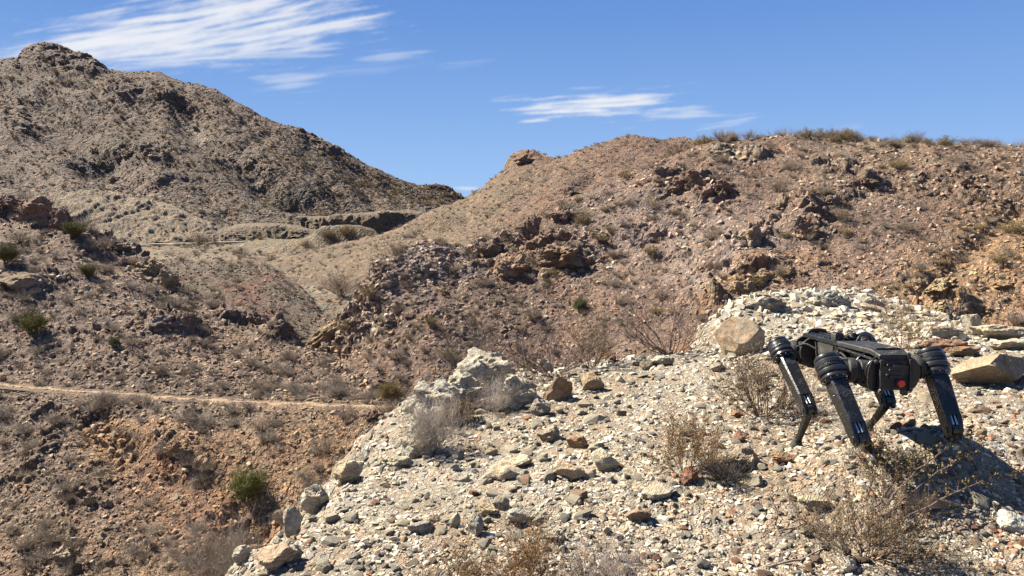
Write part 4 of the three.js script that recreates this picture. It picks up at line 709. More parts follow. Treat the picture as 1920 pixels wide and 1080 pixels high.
// ---------------------------------------------------------------- shrubs
const twigMat = new THREE.MeshStandardMaterial({ vertexColors: true, color: rgb(.76, .74, .72), roughness: .9 }), leafMat = new THREE.MeshStandardMaterial({ vertexColors: true, color: rgb(.76, .74, .72), roughness: .85, side: THREE.DoubleSide });
class Sprig {
  constructor() { this.p = []; this.c = []; this.i = []; this.lp = []; this.lc = []; this.li = []; }
  tube(a, b, ra, rb, col, sides = 3) {
    const d = b.clone().sub(a).normalize(), u = (Math.abs(d.y) > .9 ? V(1, 0, 0) : UP.clone()).cross(d).normalize(), v = d.clone().cross(u), n = this.p.length / 3;
    for (const [o, r] of [[a, ra], [b, rb]]) for (let k = 0; k < sides; k++) { const t = k / sides * 6.2832, x = Math.cos(t) * r, y = Math.sin(t) * r; this.p.push(o.x + u.x * x + v.x * y, o.y + u.y * x + v.y * y, o.z + u.z * x + v.z * y); this.c.push(...col); }
    for (let k = 0; k < sides; k++) { const e = (k + 1) % sides; this.i.push(n + k, n + e, n + sides + k, n + e, n + sides + e, n + sides + k); }
  }
  leaf(o, size, r, col) {
    const n = this.lp.length / 3, d = V(r() - .5, r() - .2, r() - .5).normalize().multiplyScalar(size), s = V(r() - .5, r() - .5, r() - .5).cross(d).normalize().multiplyScalar(size * .32), m = o.clone().addScaledVector(d, .5);
    for (const q of [o, m.clone().add(s), o.clone().add(d), m.clone().sub(s)]) { this.lp.push(q.x, q.y, q.z); this.lc.push(...col); } this.li.push(n, n + 1, n + 2, n, n + 2, n + 3);
  }
  build(parent, twigName, leafName) {
    const make = (p, c, i, name, mat) => { if (!i.length) return; const g = new THREE.BufferGeometry(); g.setAttribute('position', new THREE.Float32BufferAttribute(p, 3)); g.setAttribute('color', new THREE.Float32BufferAttribute(c, 3)); g.setIndex(i); g.computeVertexNormals(); mesh(name, g, mat, parent); };
    make(this.p, this.c, this.i, twigName, twigMat); make(this.lp, this.lc, this.li, leafName, leafMat);
  }
}
const jit = (c, r, k = .25) => { const t = 1 + (r() - .5) * 2 * k; return [c[0] * t, c[1] * t * (1 + (r() - .5) * .08), c[2] * t]; };
// kind: stems, height, spread (1 = as wide as high), lean [x, z], twig colour, leaf colour, leaves per twig, leaf size, thickness
function grow(sp, r, o) {
  const branch = (a, dir, len, rad, depth) => {
    const seg = depth === 0 ? 7 : depth === 1 ? 5 : 3; let p = a.clone(), d = dir.clone(), col = jit(o.twig, r, .3); const curl = o.curl ?? .28;
    for (let k = 0; k < seg; k++) {
      d.add(V((r() - .5) * curl, (r() - .5) * curl + (o.lift ?? .03), (r() - .5) * curl)).normalize();
      const q = p.clone().addScaledVector(d, len / seg), r0 = rad * (1 - .8 * k / seg), r1 = rad * (1 - .8 * (k + 1) / seg); sp.tube(p, q, r0, r1, col, depth === 0 ? 4 : 3); p = q;
      if (depth < o.depth && k >= (o.bare ?? 1)) { const nb = o.fork[depth] * (.6 + r() * .8); for (let b = 0; b < nb; b++) { const side = V(r() - .5, (r() - .35) * .9, r() - .5).normalize(); branch(p, d.clone().multiplyScalar(.75).add(side.multiplyScalar(o.open ?? .7)).normalize(), len * (.28 + .3 * r()), Math.max(.0007, rad * .45), depth + 1); } }
      if (o.leaf && depth >= (o.leafFrom ?? 1) && r() < o.leafy) for (let b = 0; b < o.leafN; b++) sp.leaf(p.clone().add(V((r() - .5), (r() - .5), (r() - .5)).multiplyScalar(o.leafSize * 2)), o.leafSize * (.6 + .8 * r()), r, jit(r() < .25 && o.leaf2 ? o.leaf2 : o.leaf, r, .35));
    }
  };
  for (let s = 0; s < o.stems; s++) {
    const a = r() * 6.283, tiltOut = Math.pow(r(), .6) * (o.spread ?? 1), dir = V(Math.cos(a) * tiltOut + (o.lean?.[0] ?? 0), 1 - .35 * tiltOut, Math.sin(a) * tiltOut + (o.lean?.[1] ?? 0)).normalize(); if (dir.y < .08) dir.y = .08 + r() * .1;
    branch(V(Math.cos(a) * .03 * r() * o.height * 3, -.02, Math.sin(a) * .03 * r() * o.height * 3), dir, o.height * (.6 + .5 * r()), o.thick * (.6 + .6 * r()), 0);
  }
}
function shrub(name, label, land, px, py, hpx, o, seed, group) {
  const f = land.find(px, py), h = hpx * f.d / FOCAL, g = thing(name, label, 'shrub', f.pos, group), sp = new Sprig(); grow(sp, rng(seed), { ...o, height: h, thick: o.thick * h, leafSize: (o.leafSize ?? 0) * h }); sp.build(g, 'branches', 'foliage'); return g;
}
const creosote = { stems: 26, spread: 1.1, depth: 2, fork: [2.2, 1.3], bare: 2, twig: [.11, .075, .055], leaf: [.17, .125, .045], leaf2: [.24, .15, .06], leafy: .6, leafN: 2, leafSize: .022, thick: .012, open: .65, curl: .3 };
const golden = { ...creosote, stems: 18, leaf: [.30, .18, .065], leaf2: [.22, .15, .06], leafN: 3, leafy: .8, twig: [.14, .085, .055] };
const bare = { stems: 20, spread: 1.4, depth: 2, fork: [1.5, 1.1], bare: 2, twig: [.12, .08, .07], leafy: 0, thick: .014, open: .8, curl: .42 };
const ghost = { stems: 60, spread: .95, depth: 2, fork: [1.8, 1.0], bare: 1, twig: [.36, .31, .27], leafy: 0, thick: .006, open: .6, curl: .35 };
shrub('creosote_shrub', 'wide brown twiggy shrub with tiny olive leaves at the lower right', ledge, 1620, 1045, 135, { ...creosote, stems: 26, spread: 1.9, fork: [2.2, 1.2], leafN: 2, leafy: .5, twig: [.13, .09, .065] }, 301);
shrub('creosote_shrub', 'dense brown shrub with dark stems left of the robot', ledge, 1428, 782, 104, { ...creosote, stems: 22, leaf: [.22, .14, .06], spread: 1.3 }, 302);
shrub('golden_shrub', 'small golden leaved shrub growing behind the reddish block', ledge, 1285, 892, 100, { ...golden, stems: 14, spread: .95 }, 303);
shrub('golden_shrub', 'orange leaved shrub at the bottom edge, left of the other one', ledge, 850, 1110, 78, { ...golden, leaf: [.34, .19, .06], stems: 15, spread: 1.3 }, 304);
shrub('golden_shrub', 'orange leaved shrub at the bottom edge beside the grey twigs', ledge, 985, 1105, 98, { ...golden, leaf: [.34, .18, .055], stems: 16, spread: 1.1 }, 305);
shrub('dry_shrub', 'bare grey twiggy shrub at the bottom middle', ledge, 1130, 1115, 100, { ...ghost, stems: 22, twig: [.27, .22, .2], spread: 1.5 }, 306);
shrub('dry_shrub', 'pale grey dry shrub in front of the white outcrop foot', ledge, 812, 850, 92, { ...ghost, stems: 46, spread: .8, twig: [.42, .37, .32] }, 307);
shrub('dry_shrub', 'small pale dry shrub growing against the white outcrop', ledge, 925, 772, 62, { ...ghost, stems: 30, spread: .9, twig: [.42, .37, .32] }, 308);
shrub('golden_shrub', 'low yellowish shrub between the two pale dry shrubs', ledge, 868, 800, 46, { ...golden, stems: 14, leaf: [.3, .22, .09] }, 309);
shrub('bare_shrub', 'large bare branching shrub on the rim right of the outcrop', ledge, 1040, 700, 112, { ...bare, stems: 18, spread: 2.1, lean: [-.15, 0], fork: [1.5, 1.0] }, 310);
shrub('bare_shrub', 'upright bare shrub on the rim left of the tan boulder', ledge, 1262, 664, 110, { ...bare, stems: 16, spread: 1.6 }, 311);
shrub('creosote_shrub', 'olive leaved shrub just beyond the rim between the bare shrubs', ledge, 1110, 690, 80, { ...creosote, stems: 13, leaf: [.22, .175, .075], leafN: 2, spread: 1.3, lean: [.1, -.2] }, 312);
shrub('bare_shrub', 'dark bare shrub behind the top of the white outcrop', ledge, 885, 682, 84, { ...bare, stems: 22, twig: [.1, .075, .065], spread: 1.2, lean: [0, -.2] }, 313);
shrub('golden_shrub', 'small yellowish shrub behind the robot back', ledge, 1697, 662, 66, { ...golden, stems: 8, leaf: [.33, .24, .09], leafN: 5, spread: .7, bare: 3, leafFrom: 1 }, 314);
shrub('bare_shrub', 'thin reddish bare shrub on the far mound rim', ledge, 1668, 592, 50, { ...bare, stems: 14, twig: [.16, .09, .075], spread: 1.7 }, 315);
shrub('bare_shrub', 'small dead black stump with curved twigs at the ledge end', ledge, 1785, 600, 44, { ...bare, stems: 8, twig: [.07, .06, .06], thick: .05, spread: .9, depth: 1 }, 316);
shrub('creosote_shrub', 'sparse olive shrub growing under the robot front feet', ledge, 1650, 880, 62, { ...creosote, stems: 20, spread: 1.9, leaf: [.2, .15, .055] }, 317);
shrub('dry_shrub', 'dark twig clump beside the reddish block', ledge, 1352, 900, 50, { ...ghost, twig: [.13, .11, .1], stems: 40, spread: 1.2 }, 318);
shrub('dry_shrub', 'large grey dry shrub at the ravine edge, bottom left', left, 405, 1110, 125, { ...ghost, stems: 50, twig: [.27, .23, .2], spread: 1.1, thick: .005 }, 319);
shrub('golden_shrub', 'brown leaved plant beside the large grey dry shrub', left, 392, 1085, 60, { ...golden, stems: 12, leaf: [.2, .13, .05] }, 320);
// long leaning branches with leaf tufts over the robot shadow
{
  const g = thing('leaning_branch', 'long dark branches with leaf tufts stretching over the robot shadow', 'branch', ledge.find(1660, 960).pos), r = rng(331), sp = new Sprig(), o0 = g.position;
  for (const line of [[[1655, 965, .06], [1700, 920, .12], [1760, 880, .17], [1820, 848, .2]], [[1660, 975, .05], [1740, 920, .12], [1790, 890, .16], [1840, 862, .2]], [[1690, 985, .05], [1770, 950, .09], [1850, 918, .1], [1905, 912, .1]], [[1640, 960, .05], [1690, 900, .1], [1730, 870, .14]], [[1620, 950, .05], [1640, 900, .12], [1650, 870, .18]]]) {
    const q = line.map(([px, py, up]) => { const f = ledge.find(px, py + up * 240); return f.pos.clone().sub(o0).add(V(0, up, 0)); }), cu = new THREE.CatmullRomCurve3(q), n = 14; let p = cu.getPoint(0);
    for (let k = 1; k <= n; k++) { const e = cu.getPoint(k / n).add(V((r() - .5) * .012, (r() - .5) * .012, (r() - .5) * .012)); sp.tube(p, e, .0052 * (1 - .7 * (k - 1) / n), .0052 * (1 - .7 * k / n), jit([.13, .1, .09], r), 5); if (k > 3) for (let b = 0; b < 3; b++) { const d = V(r() - .5, r() * .5, r() - .5).normalize(), t = e.clone().addScaledVector(d, .03 + .03 * r()); sp.tube(e, t, .0014, .0006, jit([.13, .09, .07], r)); for (let l = 0; l < 6; l++) sp.leaf(e.clone().lerp(t, .4 + .6 * r()), .011, r, jit([.22, .165, .05], r, .35)); } p = e; }
  }
  sp.build(g, 'branches', 'foliage');
}
// dead sticks lying on the gravel
function stick(label, line, rad, col, seed) {
  const r = rng(seed), q = line.map(([px, py]) => ledge.find(px, py).pos.clone().add(V(0, rad * .9 + .006, 0))), g = thing('dead_branch', label, 'branch', q[0]), sp = new Sprig(), cu = new THREE.CatmullRomCurve3(q), n = 12; let p = cu.getPoint(0).sub(q[0]);
  for (let k = 1; k <= n; k++) { const e = cu.getPoint(k / n).sub(q[0]).add(V(0, (r() - .3) * .012, 0)); sp.tube(p, e, rad * (1 - .6 * (k - 1) / n), rad * (1 - .6 * k / n), jit(col, r, .15), 6); if (r() < .45) sp.tube(e, e.clone().add(V((r() - .5) * .09, r() * .03, (r() - .5) * .09)), rad * .4, rad * .15, jit(col, r, .2), 4); p = e; }
  sp.build(g, 'branches', 'foliage');
}
stick('long grey dead stick curving along the bottom gravel', [[1440, 1068], [1500, 1055], [1550, 1030], [1580, 1005]], .005, [.28, .23, .2], 401);
stick('grey dead stick beside the dry twigs at lower right', [[1460, 1000], [1520, 990], [1560, 1008], [1600, 1000]], .004, [.24, .2, .18], 402);
stick('bleached white twig on the gravel left of the golden shrub', [[1195, 815], [1215, 818], [1232, 832]], .004, [.5, .45, .38], 403);
stick('thin dark curved twig standing over the gravel at lower right', [[1440, 930], [1452, 955], [1448, 985], [1425, 1005]], .0028, [.16, .12, .1], 404);
stick('fan of bleached straw stems fallen below the big shrub', [[1650, 1045], [1690, 1060], [1730, 1078]], .003, [.38, .32, .25], 405);
stick('dark fallen branch under the bare rim shrub', [[1000, 700], [1060, 712], [1110, 708]], .007, [.17, .13, .11], 406);
stick('thin grey twig lying by the small red stone', [[1330, 815], [1380, 808], [1430, 806]], .003, [.22, .18, .15], 407);

// green bushes on the left slope
function bush(label, land, px, py, hpx, col, seed, w = 1) {
  const f = land.find(px, py), h = hpx * f.d / FOCAL, g = thing('green_bush', label, 'bush', f.pos), sp = new Sprig(), r = rng(seed);
  grow(sp, r, { stems: 44, height: h, spread: .62 * w, depth: 2, fork: [2, 1.1], bare: 2, twig: [.12, .12, .05], thick: .012 * h, leaf: col, leaf2: [col[0] * 1.4, col[1] * 1.25, col[2]], leafy: .9, leafN: 2, leafSize: .04 * h, leafFrom: 1, open: .4 });
  sp.build(g, 'branches', 'foliage');
}
bush('bright green bush in the gully below the trail', left, 464, 945, 44, [.15, .165, .03], 501);
bush('small yellow green bush on the upper left slope', left, 62, 628, 30, [.16, .155, .035], 502, 1.2);
bush('yellow green bush on the crest behind the boulder pile', left, 140, 446, 22, [.16, .15, .04], 503, 1.2);
bush('dull green bush at the left picture edge', left, 12, 494, 26, [.12, .12, .04], 504, 1.2);
bush('small dull green bush in the middle of the left slope', left, 215, 650, 14, [.12, .125, .045], 505, 1.2);
bush('small yellow bush below the tan jagged outcrop', left, 165, 520, 18, [.17, .15, .05], 506, 1.2);
bush('dark green bush on the hillside beyond the rim', right, 1086, 585, 18, [.08, .1, .035], 507, 1.2);
bush('yellowish low bush at the end of the trail', left, 735, 752, 26, [.22, .16, .05], 508, 1.6);
// the bare tree by the road, and bare bushes in the valley
{
  const f = valley.find(345, 492), g = thing('bare_tree', 'small bare grey tree standing in the valley below the road', 'tree', f.pos), sp = new Sprig(), r = rng(520), h = 32 * f.d / FOCAL;
  grow(sp, r, { stems: 5, height: h, spread: .8, depth: 2, fork: [2.4, 2], bare: 1, twig: [.16, .125, .1], leafy: 0, thick: .03 * h, open: .8, curl: .4 }); sp.tube(V(0, -.2, 0), V(0, h * .12, 0), .06 * h, .05 * h, [.14, .11, .09], 6); sp.build(g, 'crown', 'foliage');
}
const tuft = (seed, o) => { const sp = new Sprig(); grow(sp, rng(seed), o); const g = new THREE.BufferGeometry(), off = sp.p.length / 3; g.setAttribute('position', new THREE.Float32BufferAttribute([...sp.p, ...sp.lp], 3)); g.setAttribute('color', new THREE.Float32BufferAttribute([...sp.c, ...sp.lc], 3)); g.setIndex([...sp.i, ...sp.li.map((i) => i + off)]); g.computeVertexNormals(); return g; };
const cushionKind = (twig, seed) => tuft(seed, { stems: 46, height: 1, spread: 1.15, depth: 1, fork: [1.6], bare: 1, twig, leafy: 0, thick: .016, open: .6, curl: .3, leafSize: 0 });
const cushions = [0, 1, 2, 3].map((i) => cushionKind([[.33, .285, .245], [.29, .25, .21], [.35, .3, .25], [.27, .225, .18]][i], 540 + i));
const bushKinds = [0, 1, 2].map((i) => tuft(560 + i, { stems: 26, height: 1, spread: 1.1, depth: 2, fork: [1.6, 1.2], bare: 1, twig: [[.22, .17, .135], [.23, .175, .12], [.2, .16, .125]][i], leaf: i === 1 ? [.25, .19, .085] : null, leafy: .5, leafN: 1, leafSize: .05, thick: .014, open: .7, curl: .35 }));
const smallMat = new THREE.MeshStandardMaterial({ vertexColors: true, color: rgb(.8, .77, .72), roughness: .95, side: THREE.DoubleSide });
const ones = ['', 'second', 'third', 'fourth', 'fifth', 'sixth', 'seventh', 'eighth', 'ninth', 'tenth', 'eleventh', 'twelfth', 'thirteenth', 'fourteenth', 'fifteenth', 'sixteenth', 'seventeenth', 'eighteenth', 'nineteenth'], tens = ['twentieth', 'thirtieth', 'fortieth', 'fiftieth'], tys = ['twenty', 'thirty', 'forty', 'fifty'], ranks = ['nearest', ...ones.slice(1).map((w) => w + ' nearest')];
for (let t = 0; t < 4; t++) for (let k = 0; k < 10; k++) ranks.push((k ? `${tys[t]}-${k === 1 ? 'first' : ones[k - 1]}` : tens[t]) + ' nearest');
valley.sights = [[345, 492, 'small bare grey tree below the road'], [640, 556, 'big bare bush at the ravine mouth'], [440, 470, 'pale road where it leaves the slope'], [640, 452, 'far end of the pale road'], [560, 515, 'flat tan middle of the valley'], [690, 500, 'bush at the foot of the smooth hill']].map(([px, py, text]) => ({ pos: valley.find(px, py).pos, text }));
function tellApart(land, list, what) {   // each small shrub is told by the rock it stands nearest to
  const by = new Map();
  for (const m of list) { let best = null, d = 1e9; for (const t of land.sights) { const q = t.pos.distanceTo(m.position); if (q < d) { d = q; best = t; } } if (!by.has(best)) by.set(best, []); by.get(best).push([d, m]); }
  for (const [t, own] of by) { own.sort((a, b) => a[0] - b[0]); own.forEach(([, m], i) => { const words = t.text.split(' ').slice(0, 9); while (/^(the|of|a|at|in|on|with|below|above|beside|right|left|and|to|near|by)$/.test(words[words.length - 1])) words.pop(); m.userData.label = `${what} ${ranks[i] ?? 'farther from'} the ${words.join(' ')}`; }); }
}
function plantOut(name, label, group, land, count, seed, shapes, hpx, { t0 = 0, t1 = 99, where } = {}) {
  const r = rng(seed), all = []; let made = 0;
  for (let i = 0; i < count * 12 && made < count; i++) {
    const f = land.pick(r, t0, t1); if (!f || (where && !where(f, r))) continue; const px = 960 + f.pos.x / f.d * FOCAL; if (px < -30 || px > 1950) continue;
    const h = (hpx[0] + (hpx[1] - hpx[0]) * r()) * f.d / FOCAL, m = new THREE.Mesh(shapes[made % shapes.length], smallMat); m.name = numbered(name); m.castShadow = m.receiveShadow = true; m.position.copy(f.pos); m.position.y -= .04 * h; m.rotation.y = r() * 6.283; m.scale.set(h * (1 + r() * .3), h * (.75 + r() * .4), h * (1 + r() * .3)); scene.add(m); tag(m, label, 'shrub', group); all.push(m); made++;
  }
  if (land.sights) tellApart(land, all, label.split(' ').slice(0, 4).join(' '));
}
const below = (f) => f.t < 2.9, above = (f) => f.t > 4.1;
plantOut('cushion_shrub', 'small grey cushion shrub on the slope below the trail', 'grey cushion shrubs below the trail', left, 120, 601, cushions, [15, 27], { t0: 1, where: (f) => below(f) && N2(f.pos.x * .35, f.pos.z * .35) > -.35 });
plantOut('cushion_shrub', 'small grey dry shrub on the slope above the trail', 'grey cushion shrubs above the trail', left, 100, 602, cushions, [12, 22], { where: above });
plantOut('hillside_shrub', 'small brown dry shrub dotted on the right hillside', 'dry shrubs on the right hillside', right, 110, 603, [...bushKinds, cushions[1], cushions[3]], [11, 22], { t1: 2.9 });
plantOut('skyline_shrub', 'twiggy brown skyline shrub on the crest of the right hillside', 'shrubs along the right skyline', right, 46, 604, bushKinds, [8, 20], { t0: 2.86, t1: 3.35, where: (f, r) => f.pos.x / f.d > .3 - .1 * r() });
plantOut('valley_shrub', 'grey brown valley bush on the valley floor', 'bushes on the valley floor', valley, 34, 605, bushKinds, [9, 20], { t0: 1, t1: 3.9 });
{
  const spots = [[640, 556, 40], [690, 500, 18], [560, 488, 14], [600, 500, 16], [655, 485, 16], [370, 462, 22], [610, 447, 16], [650, 440, 14], [470, 500, 14], [720, 478, 12]]; spots.forEach(([px, py, h], i) => { const f = valley.find(px, py), m = new THREE.Mesh(bushKinds[i % 3], smallMat), k = h * f.d / FOCAL; m.name = numbered('valley_shrub'); m.castShadow = m.receiveShadow = true; m.position.copy(f.pos); m.scale.set(k * 1.3, k, k * 1.3); m.rotation.y = i; scene.add(m); tag(m, ['big bare bush at the mouth of the ravine', 'round bush at the foot of the smooth hill', 'bush on the low mound below the road', 'bush beside the small cut in the valley', 'bush above the small cut near the smooth hill', 'wide bare bush right above the road', 'bush at the far end of the pale road', 'bush under the dark earth cliff', 'bush at the tip of the dark spur', 'low bush on the skirt of the smooth hill'][i], 'shrub', 'bushes on the valley floor'); });
}
// the countless rest
function brush(name, label, land, count, seed, shapes, hpx, opts = {}) { const r = rng(seed), list = []; for (let i = 0; i < count; i++) { const f = land.pick(r, opts.t0 ?? 0, opts.t1 ?? 99); if (!f || (opts.skip && opts.skip(f))) continue; const h = (hpx[0] + (hpx[1] - hpx[0]) * r() * r()) * f.d / FOCAL, q = new THREE.Quaternion().setFromEuler(new THREE.Euler(0, r() * 6.283, 0)), k = .75 + .5 * r(); list.push({ m: new THREE.Matrix4().compose(f.pos, q, V(h * (1 + .5 * r()), h * (.7 + .5 * r()), h * (1 + .5 * r()))), c: opts.tint ? mul(opts.tint, k) : [k, k, k], shape: Math.floor(r() * shapes.length) }); } const g = scatter(name, label, 'brush', list, shapes, smallMat); return g; }
brush('slope_brush', 'low grey brush speckling the left slope', left, 900, 611, cushions, [5, 15], { skip: offTrail });
brush('hillside_brush', 'low dry brush speckling the right hillside', right, 1700, 612, [...bushKinds, ...cushions], [4, 12]);
brush('hill_brush', 'tiny dry brush speckling the smooth hill', hump, 1500, 613, cushions, [3, 6]);
brush('mountain_brush', 'dark brush speckling the mountain flank', mountain, 4200, 614, bushKinds, [2, 5], { tint: [1.15, 1.1, .9], t1: 3.55 });
brush('valley_brush', 'dry brush and weeds on the valley floor', valley, 900, 615, bushKinds, [3, 9]);
brush('spur_brush', 'dry brush on the low dark spur', spur, 500, 616, cushions, [4, 10]);

// ---------------------------------------------------------------- the four legged robot
{
  const base = ledge.find(1640, 850).pos.clone(); base.set(1.66, ledge.height(1.66, -3.5), -3.5);
  const robot = thing('quadruped_robot', 'black four legged robot standing on the pale gravel ledge', 'robot', base);
  const scuff = (() => { const n2 = tileNoise(701, 24), n3 = tileNoise(702, 120); return makeTile(512, (u, v) => { const d = .62 + .3 * (n2(u, v) - .5) + .22 * (n3(u, v * 1) - .5); return [d, d, d, .5 * n2(u, v) + .5 * n3(u, v)]; }); })();
  const grime = (() => { const n1 = tileNoise(711, 7), n2 = tileNoise(712, 34), n3 = tileNoise(713, 170), c = tileCells(714, 46); return makeTile(512, (u, v) => { const sp = c(u, v), fleck = sp[2] > .72 && sp[0] < .16 ? 1 : 0, streak = smoothstep(n3(u * .12, v) * .6 + n2(u, v) * .4, .66, .74), k = .30 + .2 * smoothstep(n1(u, v) * .6 + n2(u, v) * .4, .5, .8) + .45 * fleck * n2(v, u) + .28 * streak * n1(v, u); return [k, k * .97, k * .92, n3(u, v)]; }); })();
  const skin = (c, rough, extra = {}) => { const t = scuff.height.clone(), m = grime.color.clone(), q = scuff.color.clone(); for (const e of [t, m, q]) { e.repeat.set(5, 5); e.needsUpdate = true; } q.colorSpace = THREE.NoColorSpace; return new THREE.MeshPhysicalMaterial({ color: rgb(c[0] * 7, c[1] * 7, c[2] * 7), map: m, roughness: rough * 1.5, roughnessMap: q, bumpMap: t, bumpScale: .0006, ...extra }); };
  const satin = skin([.018, .019, .021], .30), gloss = new THREE.MeshPhysicalMaterial({ color: rgb(.014, .014, .015), roughness: .3, clearcoat: .25, clearcoatRoughness: .25 }), matte = skin([.028, .028, .029], .68), deck = skin([.022, .024, .028], .24), dusty = skin([.06, .055, .048], .85), rubber = skin([.035, .034, .033], .9), steel = new THREE.MeshStandardMaterial({ color: rgb(.55, .54, .52), metalness: 1, roughness: .3 }), boltMat = new THREE.MeshStandardMaterial({ color: rgb(.6, .6, .6), metalness: 1, roughness: .22 }), red = new THREE.MeshPhysicalMaterial({ color: rgb(.62, .018, .012), roughness: .35, clearcoat: .5 });
  const loc = (px, py, d) => at(px, py, d).sub(base);
  // chamfered box between two ends, each end: centre, axes u and v with half sizes
  function bar(secs, cham = .22) {
    const pos = [], idx = [], m = 8; secs.forEach(({ o, u, v, a, b }) => { const c = cham * Math.min(a, b); for (const [x, y] of [[-a + c, -b], [a - c, -b], [a, -b + c], [a, b - c], [a - c, b], [-a + c, b], [-a, b - c], [-a, -b + c]]) pos.push(o.x + u.x * x + v.x * y, o.y + u.y * x + v.y * y, o.z + u.z * x + v.z * y); });
    for (let s = 0; s < secs.length - 1; s++) for (let k = 0; k < m; k++) { const a = s * m + k, b = s * m + (k + 1) % m; idx.push(a, b, a + m, b, b + m, a + m); }
    const e = (secs.length - 1) * m; for (let k = 1; k < m - 1; k++) { idx.push(0, k + 1, k, e, e + k, e + k + 1); }
    let g = new THREE.BufferGeometry(); g.setAttribute('position', new THREE.Float32BufferAttribute(pos, 3)); g.setIndex(idx); g = toCreasedNormals(g, .5); const uv = new Float32Array(g.attributes.position.count * 2); for (let i = 0; i < uv.length / 2; i++) { uv[i * 2] = g.attributes.position.getX(i) + g.attributes.position.getZ(i); uv[i * 2 + 1] = g.attributes.position.getY(i); } g.setAttribute('uv', new THREE.BufferAttribute(uv, 2)); return g;
  }
  const plainGeo = (g) => { const q = g.index ? g.toNonIndexed() : g; if (!q.attributes.uv) q.setAttribute('uv', new THREE.BufferAttribute(new Float32Array(q.attributes.position.count * 2), 2)); return q; };
  const join = (list) => mergeGeometries(list.map(plainGeo));
  const lathe = (prof, seg = 40) => new THREE.LatheGeometry(prof.map(([r, y]) => new THREE.Vector2(Math.max(.0005, r), y)), seg);
  const creased = (g, a = .55) => toCreasedNormals(g, a);
  const along = (g, o, d, hint) => { const y = d.clone().normalize(), z = hint.clone().addScaledVector(y, -hint.dot(y)).normalize(), x = y.clone().cross(z); return g.applyMatrix4(new THREE.Matrix4().makeBasis(x, y, z).setPosition(o)); };
  const rod = (a, b, r, seg = 12) => { const d = b.clone().sub(a), g = new THREE.CylinderGeometry(r, r, d.length(), seg); return along(g, a.clone().add(b).multiplyScalar(.5), d, Math.abs(d.x) > Math.abs(d.z) ? V(0, 0, 1) : V(1, 0, 0)); };
  // body frame: z towards the camera end, y up
  const nearMid = loc(1676, 697, 3.22), farMid = loc(1527, 652, 3.98), ax = nearMid.clone().sub(farMid), bodyL = ax.length(), bz = ax.clone().normalize(), bx = V(0, 1, 0).cross(bz).normalize(), by = bz.clone().cross(bx), bodyM = new THREE.Matrix4().makeBasis(bx, by, bz).setPosition(nearMid.clone().add(farMid).multiplyScalar(.5));
  const inBody = (g) => g.applyMatrix4(bodyM), H = bodyL / 2;
  const bar3 = (x0, x1, y0, y1, z0, z1, ch = .15) => bar([{ o: V((x0 + x1) / 2, (y0 + y1) / 2, z0), u: V(1, 0, 0), v: V(0, 1, 0), a: (x1 - x0) / 2, b: (y1 - y0) / 2 }, { o: V((x0 + x1) / 2, (y0 + y1) / 2, z1), u: V(1, 0, 0), v: V(0, 1, 0), a: (x1 - x0) / 2, b: (y1 - y0) / 2 }], ch);
  const part = (name, list, mat, parent = robot) => mesh(name, Array.isArray(list) ? join(list) : list, mat, parent);
  const topY = .082, botY = -.075;
  const chassis = part('chassis', [inBody(bar3(-.052, .052, botY, topY - .02, -H, H - .005, .1)), inBody(bar3(-.074, .074, -.045, topY - .012, -H + .2, H - .3, .15)), inBody(bar3(-.06, .06, botY - .012, -.03, -H + .1, H - .1, .3))], satin);
  // two deck plates meeting at a step, with a chamfered nose at the far end
  const secs = (list) => bar(list.map(([z, a, yt, yb]) => ({ o: V(0, (yt + yb) / 2, z), u: V(1, 0, 0), v: V(0, 1, 0), a, b: (yt - yb) / 2 })), .35);
  const deck1 = part('deck_plate', [inBody(secs([[-H - .035, .05, topY - .02, topY - .045], [-H + .02, .074, topY + .004, topY - .022], [-.06, .08, topY + .004, topY - .018], [.02, .08, topY + .002, topY - .018]]))], deck);
  const deck2 = part('deck_plate', [inBody(secs([[.028, .082, topY + .009, topY - .016], [H - .06, .078, topY + .012, topY - .014], [H + .005, .07, topY - .006, topY - .03]])), inBody(bar3(-.055, .055, topY + .011, topY + .017, H - .15, H - .05, .4))], matte);
  const bolts = []; for (const sx of [-1, 1]) for (let k = 0; k < 8; k++) bolts.push(inBody(new THREE.CylinderGeometry(.0032, .0032, .004, 8).translate(sx * .066, topY + .006, -H + .05 + k * .047))); for (let k = 0; k < 4; k++) bolts.push(inBody(new THREE.CylinderGeometry(.003, .003, .004, 8).translate(-.03 + k * .02, topY + .006, -.2))); part('bolt_row', bolts, boltMat, deck1);
  part('seam', [inBody(bar3(-.0015, .0015, topY + .003, topY + .006, -H + .03, .01, .1)), inBody(bar3(.028, .030, topY + .003, topY + .006, -H + .03, .01, .1)), inBody(bar3(-.078, .078, topY + .003, topY + .0065, -.1, -.097, .1))], matte, deck1);
  const hoop = (cz, cx, w, h, r, yaw) => { const c = new THREE.CatmullRomCurve3([V(-w, 0, 0), V(-w * .8, h * .7, 0), V(0, h, 0), V(w * .8, h * .7, 0), V(w, 0, 0)]); return inBody(new THREE.TubeGeometry(c, 24, r, 8).rotateY(yaw).translate(cx, topY, cz)); };
  part('carry_handle', [hoop(-H + .03, .0, .055, .022, .007, .1), inBody(bar3(-.045, .045, topY, topY + .018, -H + .0, -H + .045, .4))], satin);
  part('carry_handle', [hoop(-.03, .086, .05, .03, .006, .4)], satin);
  const mod = part('sensor_module', [inBody(bar3(-.072, -.028, topY, topY + .04, -.055, -.01, .25))], matte); part('housing_cap', [inBody(bar3(-.066, -.034, topY + .04, topY + .045, -.05, -.015, .4))], satin, mod);
